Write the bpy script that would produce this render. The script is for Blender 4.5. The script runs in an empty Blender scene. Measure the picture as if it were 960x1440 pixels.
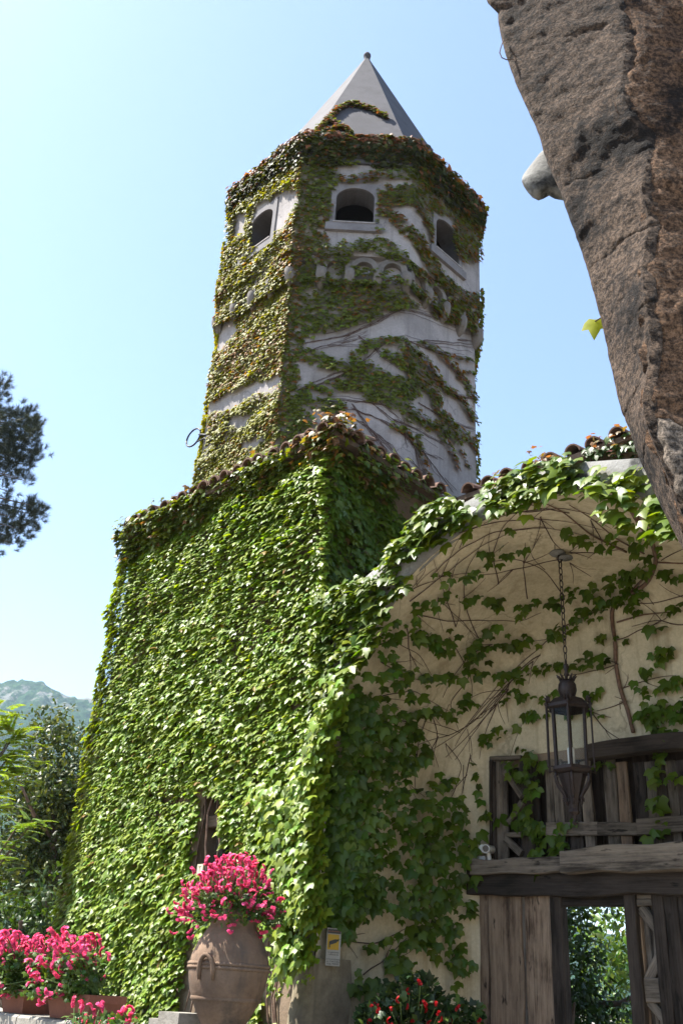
import bpy, math, random
import numpy as np
from math import sin, cos, pi, radians, sqrt, atan2, tan
from mathutils import Vector, Matrix, noise as mnoise

random.seed(7)
rng = np.random.default_rng(11)
scene = bpy.context.scene
COL = scene.collection

# ------------------------------------------------------------------ camera
F, PITCH, ROLL, EYE = 1300.0, radians(27.6), radians(3.7), Vector((0, 0, 1.65))
ROT = Matrix.Rotation(pi / 2 + PITCH, 3, 'X') @ Matrix.Rotation(ROLL, 3, 'Z')
cam_data = bpy.data.cameras.new('camera')
cam = bpy.data.objects.new('camera', cam_data)
COL.objects.link(cam)
cam.matrix_world = Matrix.Translation(EYE) @ ROT.to_4x4()
cam_data.sensor_fit = 'VERTICAL'
cam_data.sensor_height = 24.0
cam_data.lens = 24.0 * F / 1440.0
cam_data.clip_start = 0.05
cam_data.clip_end = 20000
scene.camera = cam

# ------------------------------------------------------------------ sky, sun, exposure
SUN_EL, SUN_AZ = radians(59), radians(-88)          # azimuth from +Y, clockwise positive
SUN_DIR = Vector((sin(SUN_AZ) * cos(SUN_EL), cos(SUN_AZ) * cos(SUN_EL), sin(SUN_EL)))
world = bpy.data.worlds.new('World')
scene.world = world
world.use_nodes = True
wt = world.node_tree
bg = wt.nodes['Background']
sky = wt.nodes.new('ShaderNodeTexSky')
sky.sky_type = 'NISHITA'
sky.sun_disc = False
sky.sun_elevation = SUN_EL
sky.sun_rotation = SUN_AZ
sky.altitude = 300
sky.air_density = 1.0
sky.dust_density = 1.0
sky.ozone_density = 1.1
wt.links.new(sky.outputs[0], bg.inputs[0])
bg.inputs[1].default_value = 0.10
sun_data = bpy.data.lights.new('sun', 'SUN')
sun_data.energy = 5.0
sun_data.angle = radians(0.53)
sun_data.color = (1.0, 0.955, 0.88)
sun = bpy.data.objects.new('sun', sun_data)
COL.objects.link(sun)
sun.rotation_euler = SUN_DIR.to_track_quat('Z', 'Y').to_euler()
sun.location = (-20, 5, 40)
scene.view_settings.view_transform = 'Standard'
scene.view_settings.look = 'None'
scene.view_settings.gamma = 1.0
scene.view_settings.exposure = 1.8
scene.render.engine = 'CYCLES'
scene.cycles.max_bounces = 8
scene.cycles.diffuse_bounces = 5
scene.cycles.volume_bounces = 1
scene.cycles.transparent_max_bounces = 8

# ------------------------------------------------------------------ helpers: properties, objects
WL = {}                                              # world position of each thing's root

def tag(o, label=None, cat=None, group=None, kind=None):
    if label: o['label'] = label
    if cat: o['category'] = cat
    if group: o['group'] = group
    if kind: o['kind'] = kind
    return o

def thing(name, label, cat, loc=(0, 0, 0), group=None):
    o = bpy.data.objects.new(name, None)
    o.empty_display_size = 0.2
    o.location = loc
    COL.objects.link(o)
    WL[o.name] = Vector(loc)
    return tag(o, label, cat, group)

def origin(parent):
    return WL[parent.name] if parent is not None else Vector((0, 0, 0))

def link_mesh(name, me, mat, parent=None, matrix=None):
    if mat is not None and not me.materials:
        me.materials.append(mat)
    o = bpy.data.objects.new(name, me)
    COL.objects.link(o)
    if parent is not None:
        o.parent = parent
        WL[o.name] = origin(parent)
    if matrix is not None:
        o.matrix_local = Matrix.Translation(-origin(parent)) @ matrix
    return o

class MB:
    """collects simple shapes into one mesh (world coordinates)"""
    def __init__(self):
        self.v, self.f, self.c = [], [], None
    def poly(self, pts):
        n = len(self.v)
        self.v += [tuple(p) for p in pts]
        self.f.append(tuple(range(n, n + len(pts))))
    def grid(self, rows):
        n = len(self.v); w = len(rows[0])
        for r in rows: self.v += [tuple(p) for p in r]
        for i in range(len(rows) - 1):
            for j in range(w - 1):
                a = n + i * w + j
                self.f.append((a, a + 1, a + w + 1, a + w))
    def box(self, c, ax, ay, az):
        c, ax, ay, az = map(Vector, (c, ax, ay, az))
        n = len(self.v)
        for sx in (-1, 1):
            for sy in (-1, 1):
                for sz in (-1, 1):
                    self.v.append(tuple(c + ax * sx + ay * sy + az * sz))
        for q in ((0, 1, 3, 2), (4, 6, 7, 5), (0, 4, 5, 1), (2, 3, 7, 6), (0, 2, 6, 4), (1, 5, 7, 3)):
            self.f.append(tuple(n + i for i in q))
    def tube(self, pts, rad, sides=5, cap=True):
        pts = [Vector(p) for p in pts]
        if not hasattr(rad, '__len__'): rad = [rad] * len(pts)
        n0 = len(self.v)
        ref = None
        for i, p in enumerate(pts):
            t = (pts[min(i + 1, len(pts) - 1)] - pts[max(i - 1, 0)])
            if t.length < 1e-9: t = Vector((0, 0, 1))
            t.normalize()
            if ref is None:
                ref = Vector((0, 0, 1)) if abs(t.z) < .9 else Vector((1, 0, 0))
            a = t.cross(ref)
            if a.length < 1e-6: a = t.orthogonal()
            a.normalize(); b = t.cross(a); ref = -b if False else ref
            for k in range(sides):
                an = 2 * pi * k / sides
                self.v.append(tuple(p + (a * cos(an) + b * sin(an)) * rad[i]))
        for i in range(len(pts) - 1):
            for k in range(sides):
                a = n0 + i * sides + k; b2 = n0 + i * sides + (k + 1) % sides
                self.f.append((a, b2, b2 + sides, a + sides))
        if cap:
            self.f.append(tuple(n0 + k for k in reversed(range(sides))))
            self.f.append(tuple(n0 + (len(pts) - 1) * sides + k for k in range(sides)))
    def lathe(self, prof, c, seg=32, wob=None, close=False):
        n0 = len(self.v)
        for i, (r, z) in enumerate(prof):
            for k in range(seg):
                a = 2 * pi * k / seg
                rr = r + (wob(i, k, r, z) if wob else 0)
                self.v.append((c[0] + rr * cos(a), c[1] + rr * sin(a), c[2] + z))
        for i in range(len(prof) - 1):
            for k in range(seg):
                a = n0 + i * seg + k; b = n0 + i * seg + (k + 1) % seg
                self.f.append((a, b, b + seg, a + seg))
    def blob(self, c, r, seg=10, rings=7, amp=0.0, sc=(1, 1, 1), fq=3.0):
        prof = []
        n0 = len(self.v)
        for i in range(rings + 1):
            th = pi * i / rings
            for k in range(seg):
                a = 2 * pi * k / seg
                d = Vector((sin(th) * cos(a), sin(th) * sin(a), -cos(th)))
                q = 1 + amp * mnoise.noise(d * fq + Vector(c) * 3)
                self.v.append((c[0] + d.x * r * q * sc[0], c[1] + d.y * r * q * sc[1], c[2] + d.z * r * q * sc[2]))
        for i in range(rings):
            for k in range(seg):
                a = n0 + i * seg + k; b = n0 + i * seg + (k + 1) % seg
                self.f.append((a, b, b + seg, a + seg))
    def build(self, name, mat, parent=None, smooth=False, kind=None):
        me = bpy.data.meshes.new(name)
        o = origin(parent)
        me.from_pydata([(x - o.x, y - o.y, z - o.z) for x, y, z in self.v], [], self.f)
        me.validate(clean_customdata=False)
        if smooth: me.polygons.foreach_set('use_smooth', [True] * len(me.polygons))
        me.update()
        ob = link_mesh(name, me, mat, parent)
        if kind: ob['kind'] = kind
        return ob

def dup(o, parent, matrix=None):
    c = o.copy()
    COL.objects.link(c)
    if parent is not None:
        c.parent = parent
        WL[c.name] = origin(parent)
    if matrix is not None:
        c.matrix_local = Matrix.Translation(-origin(parent)) @ matrix
    return c

# ------------------------------------------------------------------ helpers: sight lines (lay out work on the real surfaces)
RN = np.array(ROT)
def rays(P):
    P = np.asarray(P, float).reshape(-1, 2)
    q = np.stack([(P[:, 0] - 480) / F, -(P[:, 1] - 720) / F, -np.ones(len(P))], 1)
    return q @ RN.T
def proj(X):
    q = (np.asarray(X, float) - np.array(EYE)) @ RN
    return np.stack([480 - F * q[:, 0] / q[:, 2], 720 + F * q[:, 1] / q[:, 2]], 1), -q[:, 2]
def at_y(x, y, Y):
    r = rays([(x, y)])[0]
    return Vector(r * (Y / r[1])) + EYE
def on_plane(P, p0, n):
    r = rays(P); n = np.asarray(n, float); E = np.array(EYE)
    t = ((np.asarray(p0, float) - E) @ n) / (r @ n)
    return E + r * t[:, None]

# wall frame: u runs along the house front (towards the right), v into the house
D_ = Vector((0.698, -0.716, 0)).normalized()
NIN = Vector((-D_.y, D_.x, 0))
NF = -NIN
K = Vector((-0.152, 9.5, 0))
def W(u, v, z): return K + D_ * u + NIN * v + Vector((0, 0, z))
DN, NN = np.array(D_), np.array(NIN)
def Wn(u, v, z):
    return np.array(K) + np.outer(u, DN) + np.outer(v, NN) + np.outer(z, [0, 0, 1.])
def uvz(X):
    q = np.asarray(X) - np.array(K)
    return q @ DN, q @ NN, q[:, 2]
def bw(x, y, v=2.2):
    """point of the wall plane at depth v seen along a sight line, as (u, z)"""
    p = on_plane([(x, y)], W(0, v, 0), NF)
    u, _, z = uvz(p)
    return float(u[0]), float(z[0])

def _hash(i, j, k):
    h = (i * 374761393 + j * 668265263 + k * 2147483647) & 0x7fffffff
    h = ((h ^ (h >> 13)) * 1274126177) & 0x7fffffff
    return ((h ^ (h >> 16)) & 0xffff) / 65535.0
def vnoise(X, s):
    X = np.asarray(X, float) * s + 1000.0
    i = np.floor(X).astype(np.int64); f = X - i; f = f * f * (3 - 2 * f)
    r = 0
    for a in (0, 1):
        for b in (0, 1):
            for c in (0, 1):
                w = (f[:, 0] if a else 1 - f[:, 0]) * (f[:, 1] if b else 1 - f[:, 1]) * (f[:, 2] if c else 1 - f[:, 2])
                r = r + w * _hash(i[:, 0] + a, i[:, 1] + b, i[:, 2] + c)
    return r
def in_poly(P, poly):
    x, y = P[:, 0], P[:, 1]; ins = np.zeros(len(P), bool); n = len(poly)
    for i in range(n):
        x1, y1 = poly[i]; x2, y2 = poly[(i + 1) % n]
        c = ((y1 > y) != (y2 > y)) & (x < (x2 - x1) * (y - y1) / (y2 - y1 + 1e-12) + x1)
        ins ^= c
    return ins
def d_line(P, line):
    best = np.full(len(P), 1e9)
    for a, b in zip(line[:-1], line[1:]):
        a = np.array(a, float); b = np.array(b, float); ab = b - a
        t = np.clip(((P - a) @ ab) / (ab @ ab + 1e-9), 0, 1)
        best = np.minimum(best, np.linalg.norm(P - (a + t[:, None] * ab), axis=1))
    return best

# ------------------------------------------------------------------ materials
def new_mat(name):
    m = bpy.data.materials.new(name); m.use_nodes = True
    nt = m.node_tree; b = nt.nodes['Principled BSDF']
    return m, nt, b
def N(nt, typ, **kw):
    n = nt.nodes.new(typ)
    for k, v in kw.items():
        if k.startswith('i_'):
            key = k[2:]
            n.inputs[int(key) if key.isdigit() else key].default_value = v
        else: setattr(n, k, v)
    return n
def ramp(nt, fac, stops):
    r = nt.nodes.new('ShaderNodeValToRGB')
    e = r.color_ramp.elements
    while len(e) < len(stops): e.new(0.5)
    for i, (p, c) in enumerate(stops):
        e[i].position = p; e[i].color = (*c, 1) if len(c) == 3 else c
    nt.links.new(fac, r.inputs[0])
    return r.outputs[0]
def mix(nt, fac, a, b, mode='MIX'):
    m = nt.nodes.new('ShaderNodeMix'); m.data_type = 'RGBA'; m.blend_type = mode
    for s, v in ((m.inputs[0], fac), (m.inputs[6], a), (m.inputs[7], b)):
        if hasattr(v, 'is_linked') or hasattr(v, 'links'): nt.links.new(v, s)
        elif hasattr(v, '__len__'): s.default_value = (*v, 1) if len(v) == 3 else v
        else: s.default_value = v
    return m.outputs[2]
def coords(nt, scale=(1, 1, 1), which='Object', rot=(0, 0, 0)):
    tc = nt.nodes.new('ShaderNodeTexCoord'); mp = nt.nodes.new('ShaderNodeMapping')
    mp.inputs['Scale'].default_value = scale; mp.inputs['Rotation'].default_value = rot
    nt.links.new(tc.outputs[which], mp.inputs[0])
    return mp.outputs[0]
def noise(nt, vec, scale, detail=4, rough=0.55):
    n = nt.nodes.new('ShaderNodeTexNoise')
    n.inputs['Scale'].default_value = scale; n.inputs['Detail'].default_value = detail; n.inputs['Roughness'].default_value = rough
    nt.links.new(vec, n.inputs['Vector'])
    return n.outputs['Fac']
def bump(nt, b, h, strength, dist=0.02):
    n = nt.nodes.new('ShaderNodeBump'); n.inputs['Strength'].default_value = strength; n.inputs['Distance'].default_value = dist
    nt.links.new(h, n.inputs['Height']); nt.links.new(n.outputs[0], b.inputs['Normal'])

def surface(name, c1, c2, c3=None, scale=2.0, fine=30.0, rough=0.9, bstr=0.4, bdist=0.01, st=(0.35, 0.65), st3=(0.62, 0.72), stretch=(1, 1, 1), streak=None, spec=0.3, crack=None):
    """two-tone weathered surface with an optional third stain colour and vertical streaks"""
    m, nt, b = new_mat(name)
    v = coords(nt, stretch)
    n1 = noise(nt, v, scale, 6, 0.6)
    col = ramp(nt, n1, [(st[0], c1), (st[1], c2)])
    n2 = noise(nt, v, fine, 4, 0.7)
    col = mix(nt, 0.35, col, ramp(nt, n2, [(0.3, (0.55, 0.55, 0.55)), (0.7, (1.3, 1.3, 1.3))]), 'MULTIPLY')
    if c3:
        n3 = noise(nt, v, scale * 0.63 + 0.37, 8, 0.68)
        f3 = ramp(nt, n3, [(st3[0], (0, 0, 0)), (st3[1], (1, 1, 1))])
        col = mix(nt, f3, col, c3)
    if streak:
        vs = coords(nt, (7, 7, 0.35))
        fs = ramp(nt, noise(nt, vs, 1.4, 5, 0.6), [(0.5, (0, 0, 0)), (0.75, (1, 1, 1))])
        fm = mix(nt, 0.72, (0, 0, 0), fs)
        col = mix(nt, fm, col, streak)
    if crack:
        wv = nt.nodes.new('ShaderNodeVectorMath'); wv.operation = 'MULTIPLY_ADD'
        nz_ = nt.nodes.new('ShaderNodeTexNoise'); nz_.inputs['Scale'].default_value = 2.2; nz_.inputs['Detail'].default_value = 6; nt.links.new(v, nz_.inputs['Vector'])
        nt.links.new(nz_.outputs['Color'], wv.inputs[0]); wv.inputs[1].default_value = (.9, .9, .9); nt.links.new(v, wv.inputs[2])
        vo = nt.nodes.new('ShaderNodeTexVoronoi'); vo.feature = 'DISTANCE_TO_EDGE'; vo.inputs['Scale'].default_value = crack; nt.links.new(wv.outputs[0], vo.inputs['Vector'])
        ln = ramp(nt, vo.outputs['Distance'], [(0.0, (1, 1, 1)), (0.012, (0, 0, 0))])
        gate_ = ramp(nt, noise(nt, v, .8, 3), [(.47, (0, 0, 0)), (.6, (.75, .75, .75))])
        col = mix(nt, mix(nt, 1.0, ln, gate_, 'MULTIPLY'), col, tuple(x * .45 for x in c1))
        n5 = noise(nt, v, .55, 7, .7)
        col = mix(nt, .6, col, ramp(nt, n5, [(.35, (.62, .60, .57)), (.6, (1.08, 1.08, 1.08))]), 'MULTIPLY')
    nt.links.new(col, b.inputs['Base Color'])
    b.inputs['Roughness'].default_value = rough
    b.inputs['Specular IOR Level'].default_value = spec
    h = mix(nt, 0.4, n1, n2)
    bump(nt, b, h, bstr, bdist)
    return m

def plain(name, c, rough=0.6, metal=0.0, var=0.25, scale=8.0, bstr=0.15):
    m, nt, b = new_mat(name)
    v = coords(nt)
    n1 = noise(nt, v, scale, 5, 0.6)
    col = ramp(nt, n1, [(0.3, tuple(x * (1 - var) for x in c)), (0.7, tuple(min(1, x * (1 + var)) for x in c))])
    nt.links.new(col, b.inputs['Base Color'])
    b.inputs['Roughness'].default_value = rough; b.inputs['Metallic'].default_value = metal
    bump(nt, b, n1, bstr, 0.005)
    return m

def leaf_mat(name, trans=0.40, rough=0.42, tmul=(1.7, 1.6, 0.4), spec=0.35):
    m, nt, b = new_mat(name)
    at = N(nt, 'ShaderNodeAttribute', attribute_name='tint')
    v = coords(nt)
    n1 = noise(nt, v, 60, 2, 0.5)
    col = mix(nt, 0.5, at.outputs['Color'], ramp(nt, n1, [(0.3, (0.7, 0.7, 0.7)), (0.7, (1.25, 1.25, 1.25))]), 'MULTIPLY')
    nt.links.new(col, b.inputs['Base Color'])
    b.inputs['Roughness'].default_value = rough
    b.inputs['Specular IOR Level'].default_value = spec
    tr = nt.nodes.new('ShaderNodeBsdfTranslucent')
    tcol = mix(nt, 1.0, at.outputs['Color'], (*tmul, 1), 'MULTIPLY')
    nt.links.new(tcol, tr.inputs[0])
    ms = nt.nodes.new('ShaderNodeMixShader'); ms.inputs[0].default_value = trans
    nt.links.new(b.outputs[0], ms.inputs[1]); nt.links.new(tr.outputs[0], ms.inputs[2])
    nt.links.new(ms.outputs[0], nt.nodes['Material Output'].inputs[0])
    return m

def wood_mat(name, c1, c2, dark, gl=1.0):
    """old timber: grain runs along the object's own Z, with worn pale stretches, dark knots and cracks"""
    m, nt, b = new_mat(name)
    oi = nt.nodes.new('ShaderNodeObjectInfo')
    tc = nt.nodes.new('ShaderNodeTexCoord')
    off = nt.nodes.new('ShaderNodeVectorMath'); off.operation = 'MULTIPLY_ADD'
    nt.links.new(oi.outputs['Random'], off.inputs[0]); off.inputs[1].default_value = (37, 19, 53); nt.links.new(tc.outputs['Object'], off.inputs[2])
    def sc(s):
        mp = nt.nodes.new('ShaderNodeMapping'); mp.inputs['Scale'].default_value = s; nt.links.new(off.outputs[0], mp.inputs[0]); return mp.outputs[0]
    n1 = noise(nt, sc((20, 20, .9)), 1.0, 6, 0.65)
    n2 = noise(nt, sc((75, 75, 2.0)), 1.0, 4, 0.65)
    nb = noise(nt, sc((3.5, 3.5, 1.1)), 1.4, 5, 0.65)
    kn = noise(nt, sc((16, 16, 4.5)), 1.0, 3, 0.5)
    col = ramp(nt, n1, [(0.30, dark), (0.44, c1), (0.66, c2)])
    col = mix(nt, 0.75, col, ramp(nt, n2, [(0.36, (0.22, 0.20, 0.19)), (0.54, (1.2, 1.2, 1.2))]), 'MULTIPLY')
    col = mix(nt, ramp(nt, nb, [(0.40, (0, 0, 0)), (0.62, (.55, .55, .55))]), col, tuple(x * 1.7 for x in c2))
    col = mix(nt, ramp(nt, nb, [(0.30, (.8, .8, .8)), (0.44, (0, 0, 0))]), col, dark)
    col = mix(nt, ramp(nt, kn, [(0.66, (0, 0, 0)), (0.72, (.9, .9, .9))]), col, tuple(x * .5 for x in dark))
    tone = nt.nodes.new('ShaderNodeMapRange'); tone.inputs[3].default_value = .7; tone.inputs[4].default_value = 1.25; nt.links.new(oi.outputs['Random'], tone.inputs[0])
    col = mix(nt, 1.0, col, tone.outputs[0], 'MULTIPLY')
    nt.links.new(col, b.inputs['Base Color'])
    b.inputs['Roughness'].default_value = 0.85; b.inputs['Specular IOR Level'].default_value = .25
    bump(nt, b, mix(nt, 0.5, n1, n2), 1.0, 0.02)
    return m

M = {}
M['tower_plaster'] = surface('tower_plaster', (.225, .205, .20), (.30, .275, .268), (.12, .108, .102), 1.3, 35, .92, .35, .012, st3=(.56, .74), streak=(.135, .122, .117), crack=.8)
M['spire'] = surface('spire_slab', (.042, .040, .045), (.064, .061, .068), (.027, .026, .029), 2.2, 60, .85, .35, .01, st3=(.56, .72), streak=(.045, .042, .045))
M['vault_plaster'] = surface('vault_plaster', (.50, .43, .30), (.60, .53, .38), (.35, .29, .195), 0.9, 30, .93, .35, .012, st3=(.6, .8), streak=(.29, .235, .15), crack=.7)
M['house_plaster'] = surface('house_plaster', (.17, .12, .08), (.24, .175, .12), (.09, .066, .045), 2.2, 40, .95, .6, .02, st3=(.55, .7))
M['ring_stone'] = surface('ring_stone', (.15, .147, .137), (.23, .225, .21), (.022, .022, .02), 2.6, 45, .95, .9, .02, st3=(.52, .62))
M['corbel_stone'] = surface('corbel_stone', (.10, .088, .078), (.165, .147, .132), (.045, .038, .033), 5, 60, .95, .7, .015)
M['tile'] = surface('roof_tile_clay', (.11, .06, .04), (.17, .10, .07), (.06, .052, .045), 6, 60, .9, .6, .01, st3=(.5, .65))
M['roof_bed'] = surface('roof_bed', (.10, .068, .047), (.15, .10, .07), None, 6, 40)
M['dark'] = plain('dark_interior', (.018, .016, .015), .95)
M['iron'] = plain('rusty_iron', (.026, .017, .015), .6, .4, .4, 30, .4)
M['black_iron'] = plain('black_iron', (.02, .02, .022), .5, .6)
def rubble(name, c1, c2, dark, speck, sc, stain):
    m, nt, b = new_mat(name)
    v = coords(nt)
    n1 = noise(nt, v, sc, 7, .65); n2 = noise(nt, v, 52, 4, .8); n3 = noise(nt, v, 1.7, 8, .7); n4 = noise(nt, v, 22, 6, .7)
    col = ramp(nt, n1, [(.35, c1), (.65, c2)])
    col = mix(nt, .8, col, ramp(nt, n2, [(.38, (.16, .15, .15)), (.48, (.9, .9, .9)), (.60, (2.5, 2.45, 2.4))]), 'MULTIPLY')
    col = mix(nt, ramp(nt, mix(nt, .35, n3, n4), [(stain, (0, 0, 0)), (stain + .07, (.92, .92, .92))]), col, dark)
    vo = nt.nodes.new('ShaderNodeTexVoronoi'); vo.inputs['Scale'].default_value = 95; nt.links.new(v, vo.inputs['Vector'])
    sp = ramp(nt, vo.outputs['Distance'], [(.10, (1, 1, 1)), (.16, (0, 0, 0))])
    sel = ramp(nt, noise(nt, v, 37, 2), [(.58, (0, 0, 0)), (.62, (1, 1, 1))])
    col = mix(nt, mix(nt, 1.0, sp, sel, 'MULTIPLY'), col, speck)
    nt.links.new(col, b.inputs['Base Color']); b.inputs['Roughness'].default_value = .97; b.inputs['Specular IOR Level'].default_value = .2
    bump(nt, b, mix(nt, .45, n4, n2), 1.0, .05)
    return m
M['tuff'] = rubble('dark_tuff', (.038, .0265, .019), (.070, .049, .035), (.008, .0066, .0058), (.2, .17, .14), 3.0, .495)
M['old_render'] = rubble('old_render', (.066, .038, .022), (.125, .074, .044), (.010, .0075, .006), (.25, .18, .12), 2.6, .53)
M['pale_patch'] = rubble('pale_render_patch', (.085, .068, .053), (.135, .11, .088), (.03, .021, .015), (.2, .18, .15), 4.0, .58)
M['terracotta'] = surface('terracotta_jar', (.14, .09, .058), (.25, .168, .112), (.06, .049, .039), 2.2, 45, .88, .7, .012, st3=(.5, .66), streak=(.07, .058, .047))
M['trough'] = surface('terracotta_trough', (.14, .05, .03), (.20, .075, .045), (.08, .04, .03), 5, 50, .8, .4)
M['wall_stone'] = surface('garden_wall_stone', (.2, .185, .155), (.29, .27, .235), (.08, .072, .058), 4, 40, .95, .7, .02)
M['soil'] = plain('soil', (.05, .035, .025), .95)
M['ground'] = surface('ground_paving', (.16, .145, .12), (.24, .22, .185), (.10, .11, .06), 1.2, 20, .95, .4, .02)
M['wood_grey'] = wood_mat('weathered_grey_wood', (.075, .062, .049), (.15, .122, .095), (.02, .015, .011))
M['wood_brown'] = wood_mat('worn_brown_wood', (.11, .070, .046), (.20, .145, .10), (.022, .013, .009))
M['wood_dark'] = wood_mat('dark_old_wood', (.024, .018, .014), (.048, .037, .03), (.011, .008, .006))
M['bark'] = surface('bark', (.10, .07, .05), (.17, .12, .09), None, 12, 60, .95, .8, .02, stretch=(1, 1, .3))
M['vine_wood'] = plain('vine_wood', (.13, .075, .05), .9, 0, .4, 20, .5)
M['window_stone'] = surface('window_stone', (.13, .12, .122), (.18, .168, .17), (.08, .073, .073), 4, 50, .92, .5)
M['reveal_shade'] = surface('window_reveal', (.055, .05, .05), (.085, .078, .078), (.035, .032, .032), 3, 40)  # shade inside the belfry openings, put into the colour of the reveals
M['twig'] = plain('dry_twig', (.06, .032, .026), .9, 0, .3, 20)
M['leaf'] = leaf_mat('ivy_leaf')
M['tower_leaf'] = leaf_mat('tower_ivy_leaf', .4, .55, (1.6, 1.45, .4), .25)
M['tree_leaf'] = leaf_mat('tree_leaf', .3, .45)
M['needle'] = leaf_mat('pine_needle', .1, .6)
M['petal'] = leaf_mat('geranium_petal', .5, .55, (1.15, 0.9, 1.0), .3)
M['shade_dimmed_card'] = plain('shade_dimmed_sign_board', (.30, .285, .25), .6, 0, .08)  # white board dimmed: the ivy's shade is put into its colour
M['sign_black'] = plain('sign_black', (.02, .02, .02), .5)
M['shade_dimmed_yellow'] = plain('shade_dimmed_yellow', (.40, .24, .012), .6, 0, .08)  # yellow dimmed likewise, ivy shade put into the colour
M['sign_orange'] = plain('sign_orange', (.4, .13, .02), .6, 0, .08)
M['plastic_grey'] = plain('grey_plastic', (.38, .38, .37), .45, 0, .05)
M['plastic_white'] = plain('white_plastic', (.65, .64, .60), .4, 0, .05)
M['tile_cream'] = plain('cream_tile', (.55, .45, .30), .5, 0, .1)
M['pier_plaster'] = surface('pier_plaster', (.17, .138, .09), (.25, .205, .14), (.10, .08, .055), 2.0, 40, .95, .6, .02, st3=(.52, .68), streak=(.10, .085, .06))
M['candle'] = plain('candle_white', (.75, .72, .66), .6, 0, .05)
m, nt, b = new_mat('lantern_glass'); M['glass'] = m
b.inputs['Base Color'].default_value = (.92, .95, .95, 1); b.inputs['Roughness'].default_value = 0.06
b.inputs['Transmission Weight'].default_value = 1.0; b.inputs['IOR'].default_value = 1.12
m, nt, b = new_mat('camera_lens'); M['lens'] = m
b.inputs['Base Color'].default_value = (.01, .01, .012, 1); b.inputs['Roughness'].default_value = 0.1

# ------------------------------------------------------------------ leaves
LEAF_V = np.array([(0, .33, .05), (0, 0, .0), (-.27, -.10, -.03), (-.46, .12, -.07), (-.56, .46, -.14), (-.26, .50, -.03), (0, 1.0, -.16),
                   (.26, .50, -.03), (.56, .46, -.14), (.46, .12, -.07), (.27, -.10, -.03)])
LEAF_V[:, 1] -= 0.1
LEAF_F = np.array([(0, i, i + 1) for i in range(1, 10)] + [(0, 10, 1)])
OVAL_V = np.array([(0, 0, 0), (-.20, .28, -.05), (-.21, .62, -.06), (0, 1, -.12), (.21, .62, -.06), (.20, .28, -.05), (0, .45, .04)])
OVAL_F = np.array([(6, 0, 5), (6, 5, 4), (6, 4, 3), (6, 3, 2), (6, 2, 1), (6, 1, 0)])
NEED_V = np.array([(-.03, 0, 0), (.03, 0, 0), (0, 1, 0.0), (0, 0, -.03)])
NEED_F = np.array([(0, 1, 2), (1, 3, 2)])

def nz(a): return a / (np.linalg.norm(a, axis=1, keepdims=True) + 1e-9)
def blade_frames(n, tip):
    """n: blade normal wish, tip: tip direction (arrays) -> X, Y, Z axes"""
    Y = nz(tip); X = nz(np.cross(Y, n)); Z = np.cross(X, Y)
    return X, Y, Z
def hang(nw, alpha, yaw, jit=0.15):
    """leaves hanging like shingles on a wall of normal nw; alpha = how far the tip swings out"""
    up = np.zeros_like(nw); up[:, 2] = 1
    up = nz(up - nw * (nw[:, 2:3]))
    ca, sa = np.cos(alpha)[:, None], np.sin(alpha)[:, None]
    tip = -up * ca + nw * sa
    n = nw * ca + up * sa
    side = np.cross(n, tip)
    tip = tip * np.cos(yaw)[:, None] + side * np.sin(yaw)[:, None]
    n = nz(n + rng.normal(0, jit, n.shape))
    return blade_frames(n, tip)

def mesh_from(name, V, Fc, tint, mat, smooth=False):
    me = bpy.data.meshes.new(name)
    nv, nf, k = len(V), len(Fc), Fc.shape[1]
    me.vertices.add(nv); me.vertices.foreach_set('co', np.ascontiguousarray(V, dtype=np.float32).ravel())
    me.loops.add(nf * k); me.loops.foreach_set('vertex_index', np.ascontiguousarray(Fc, dtype=np.int32).ravel())
    me.polygons.add(nf)
    me.polygons.foreach_set('loop_start', np.arange(0, nf * k, k, dtype=np.int32))
    me.polygons.foreach_set('loop_total', np.full(nf, k, dtype=np.int32))
    if smooth: me.polygons.foreach_set('use_smooth', np.ones(nf, bool))
    me.update(calc_edges=True)
    if tint is not None:
        a = me.color_attributes.new('tint', 'FLOAT_COLOR', 'POINT')
        c = np.ones((nv, 4), np.float32); c[:, :3] = tint
        a.data.foreach_set('color', c.ravel())
    if mat: me.materials.append(mat)
    return me

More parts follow.
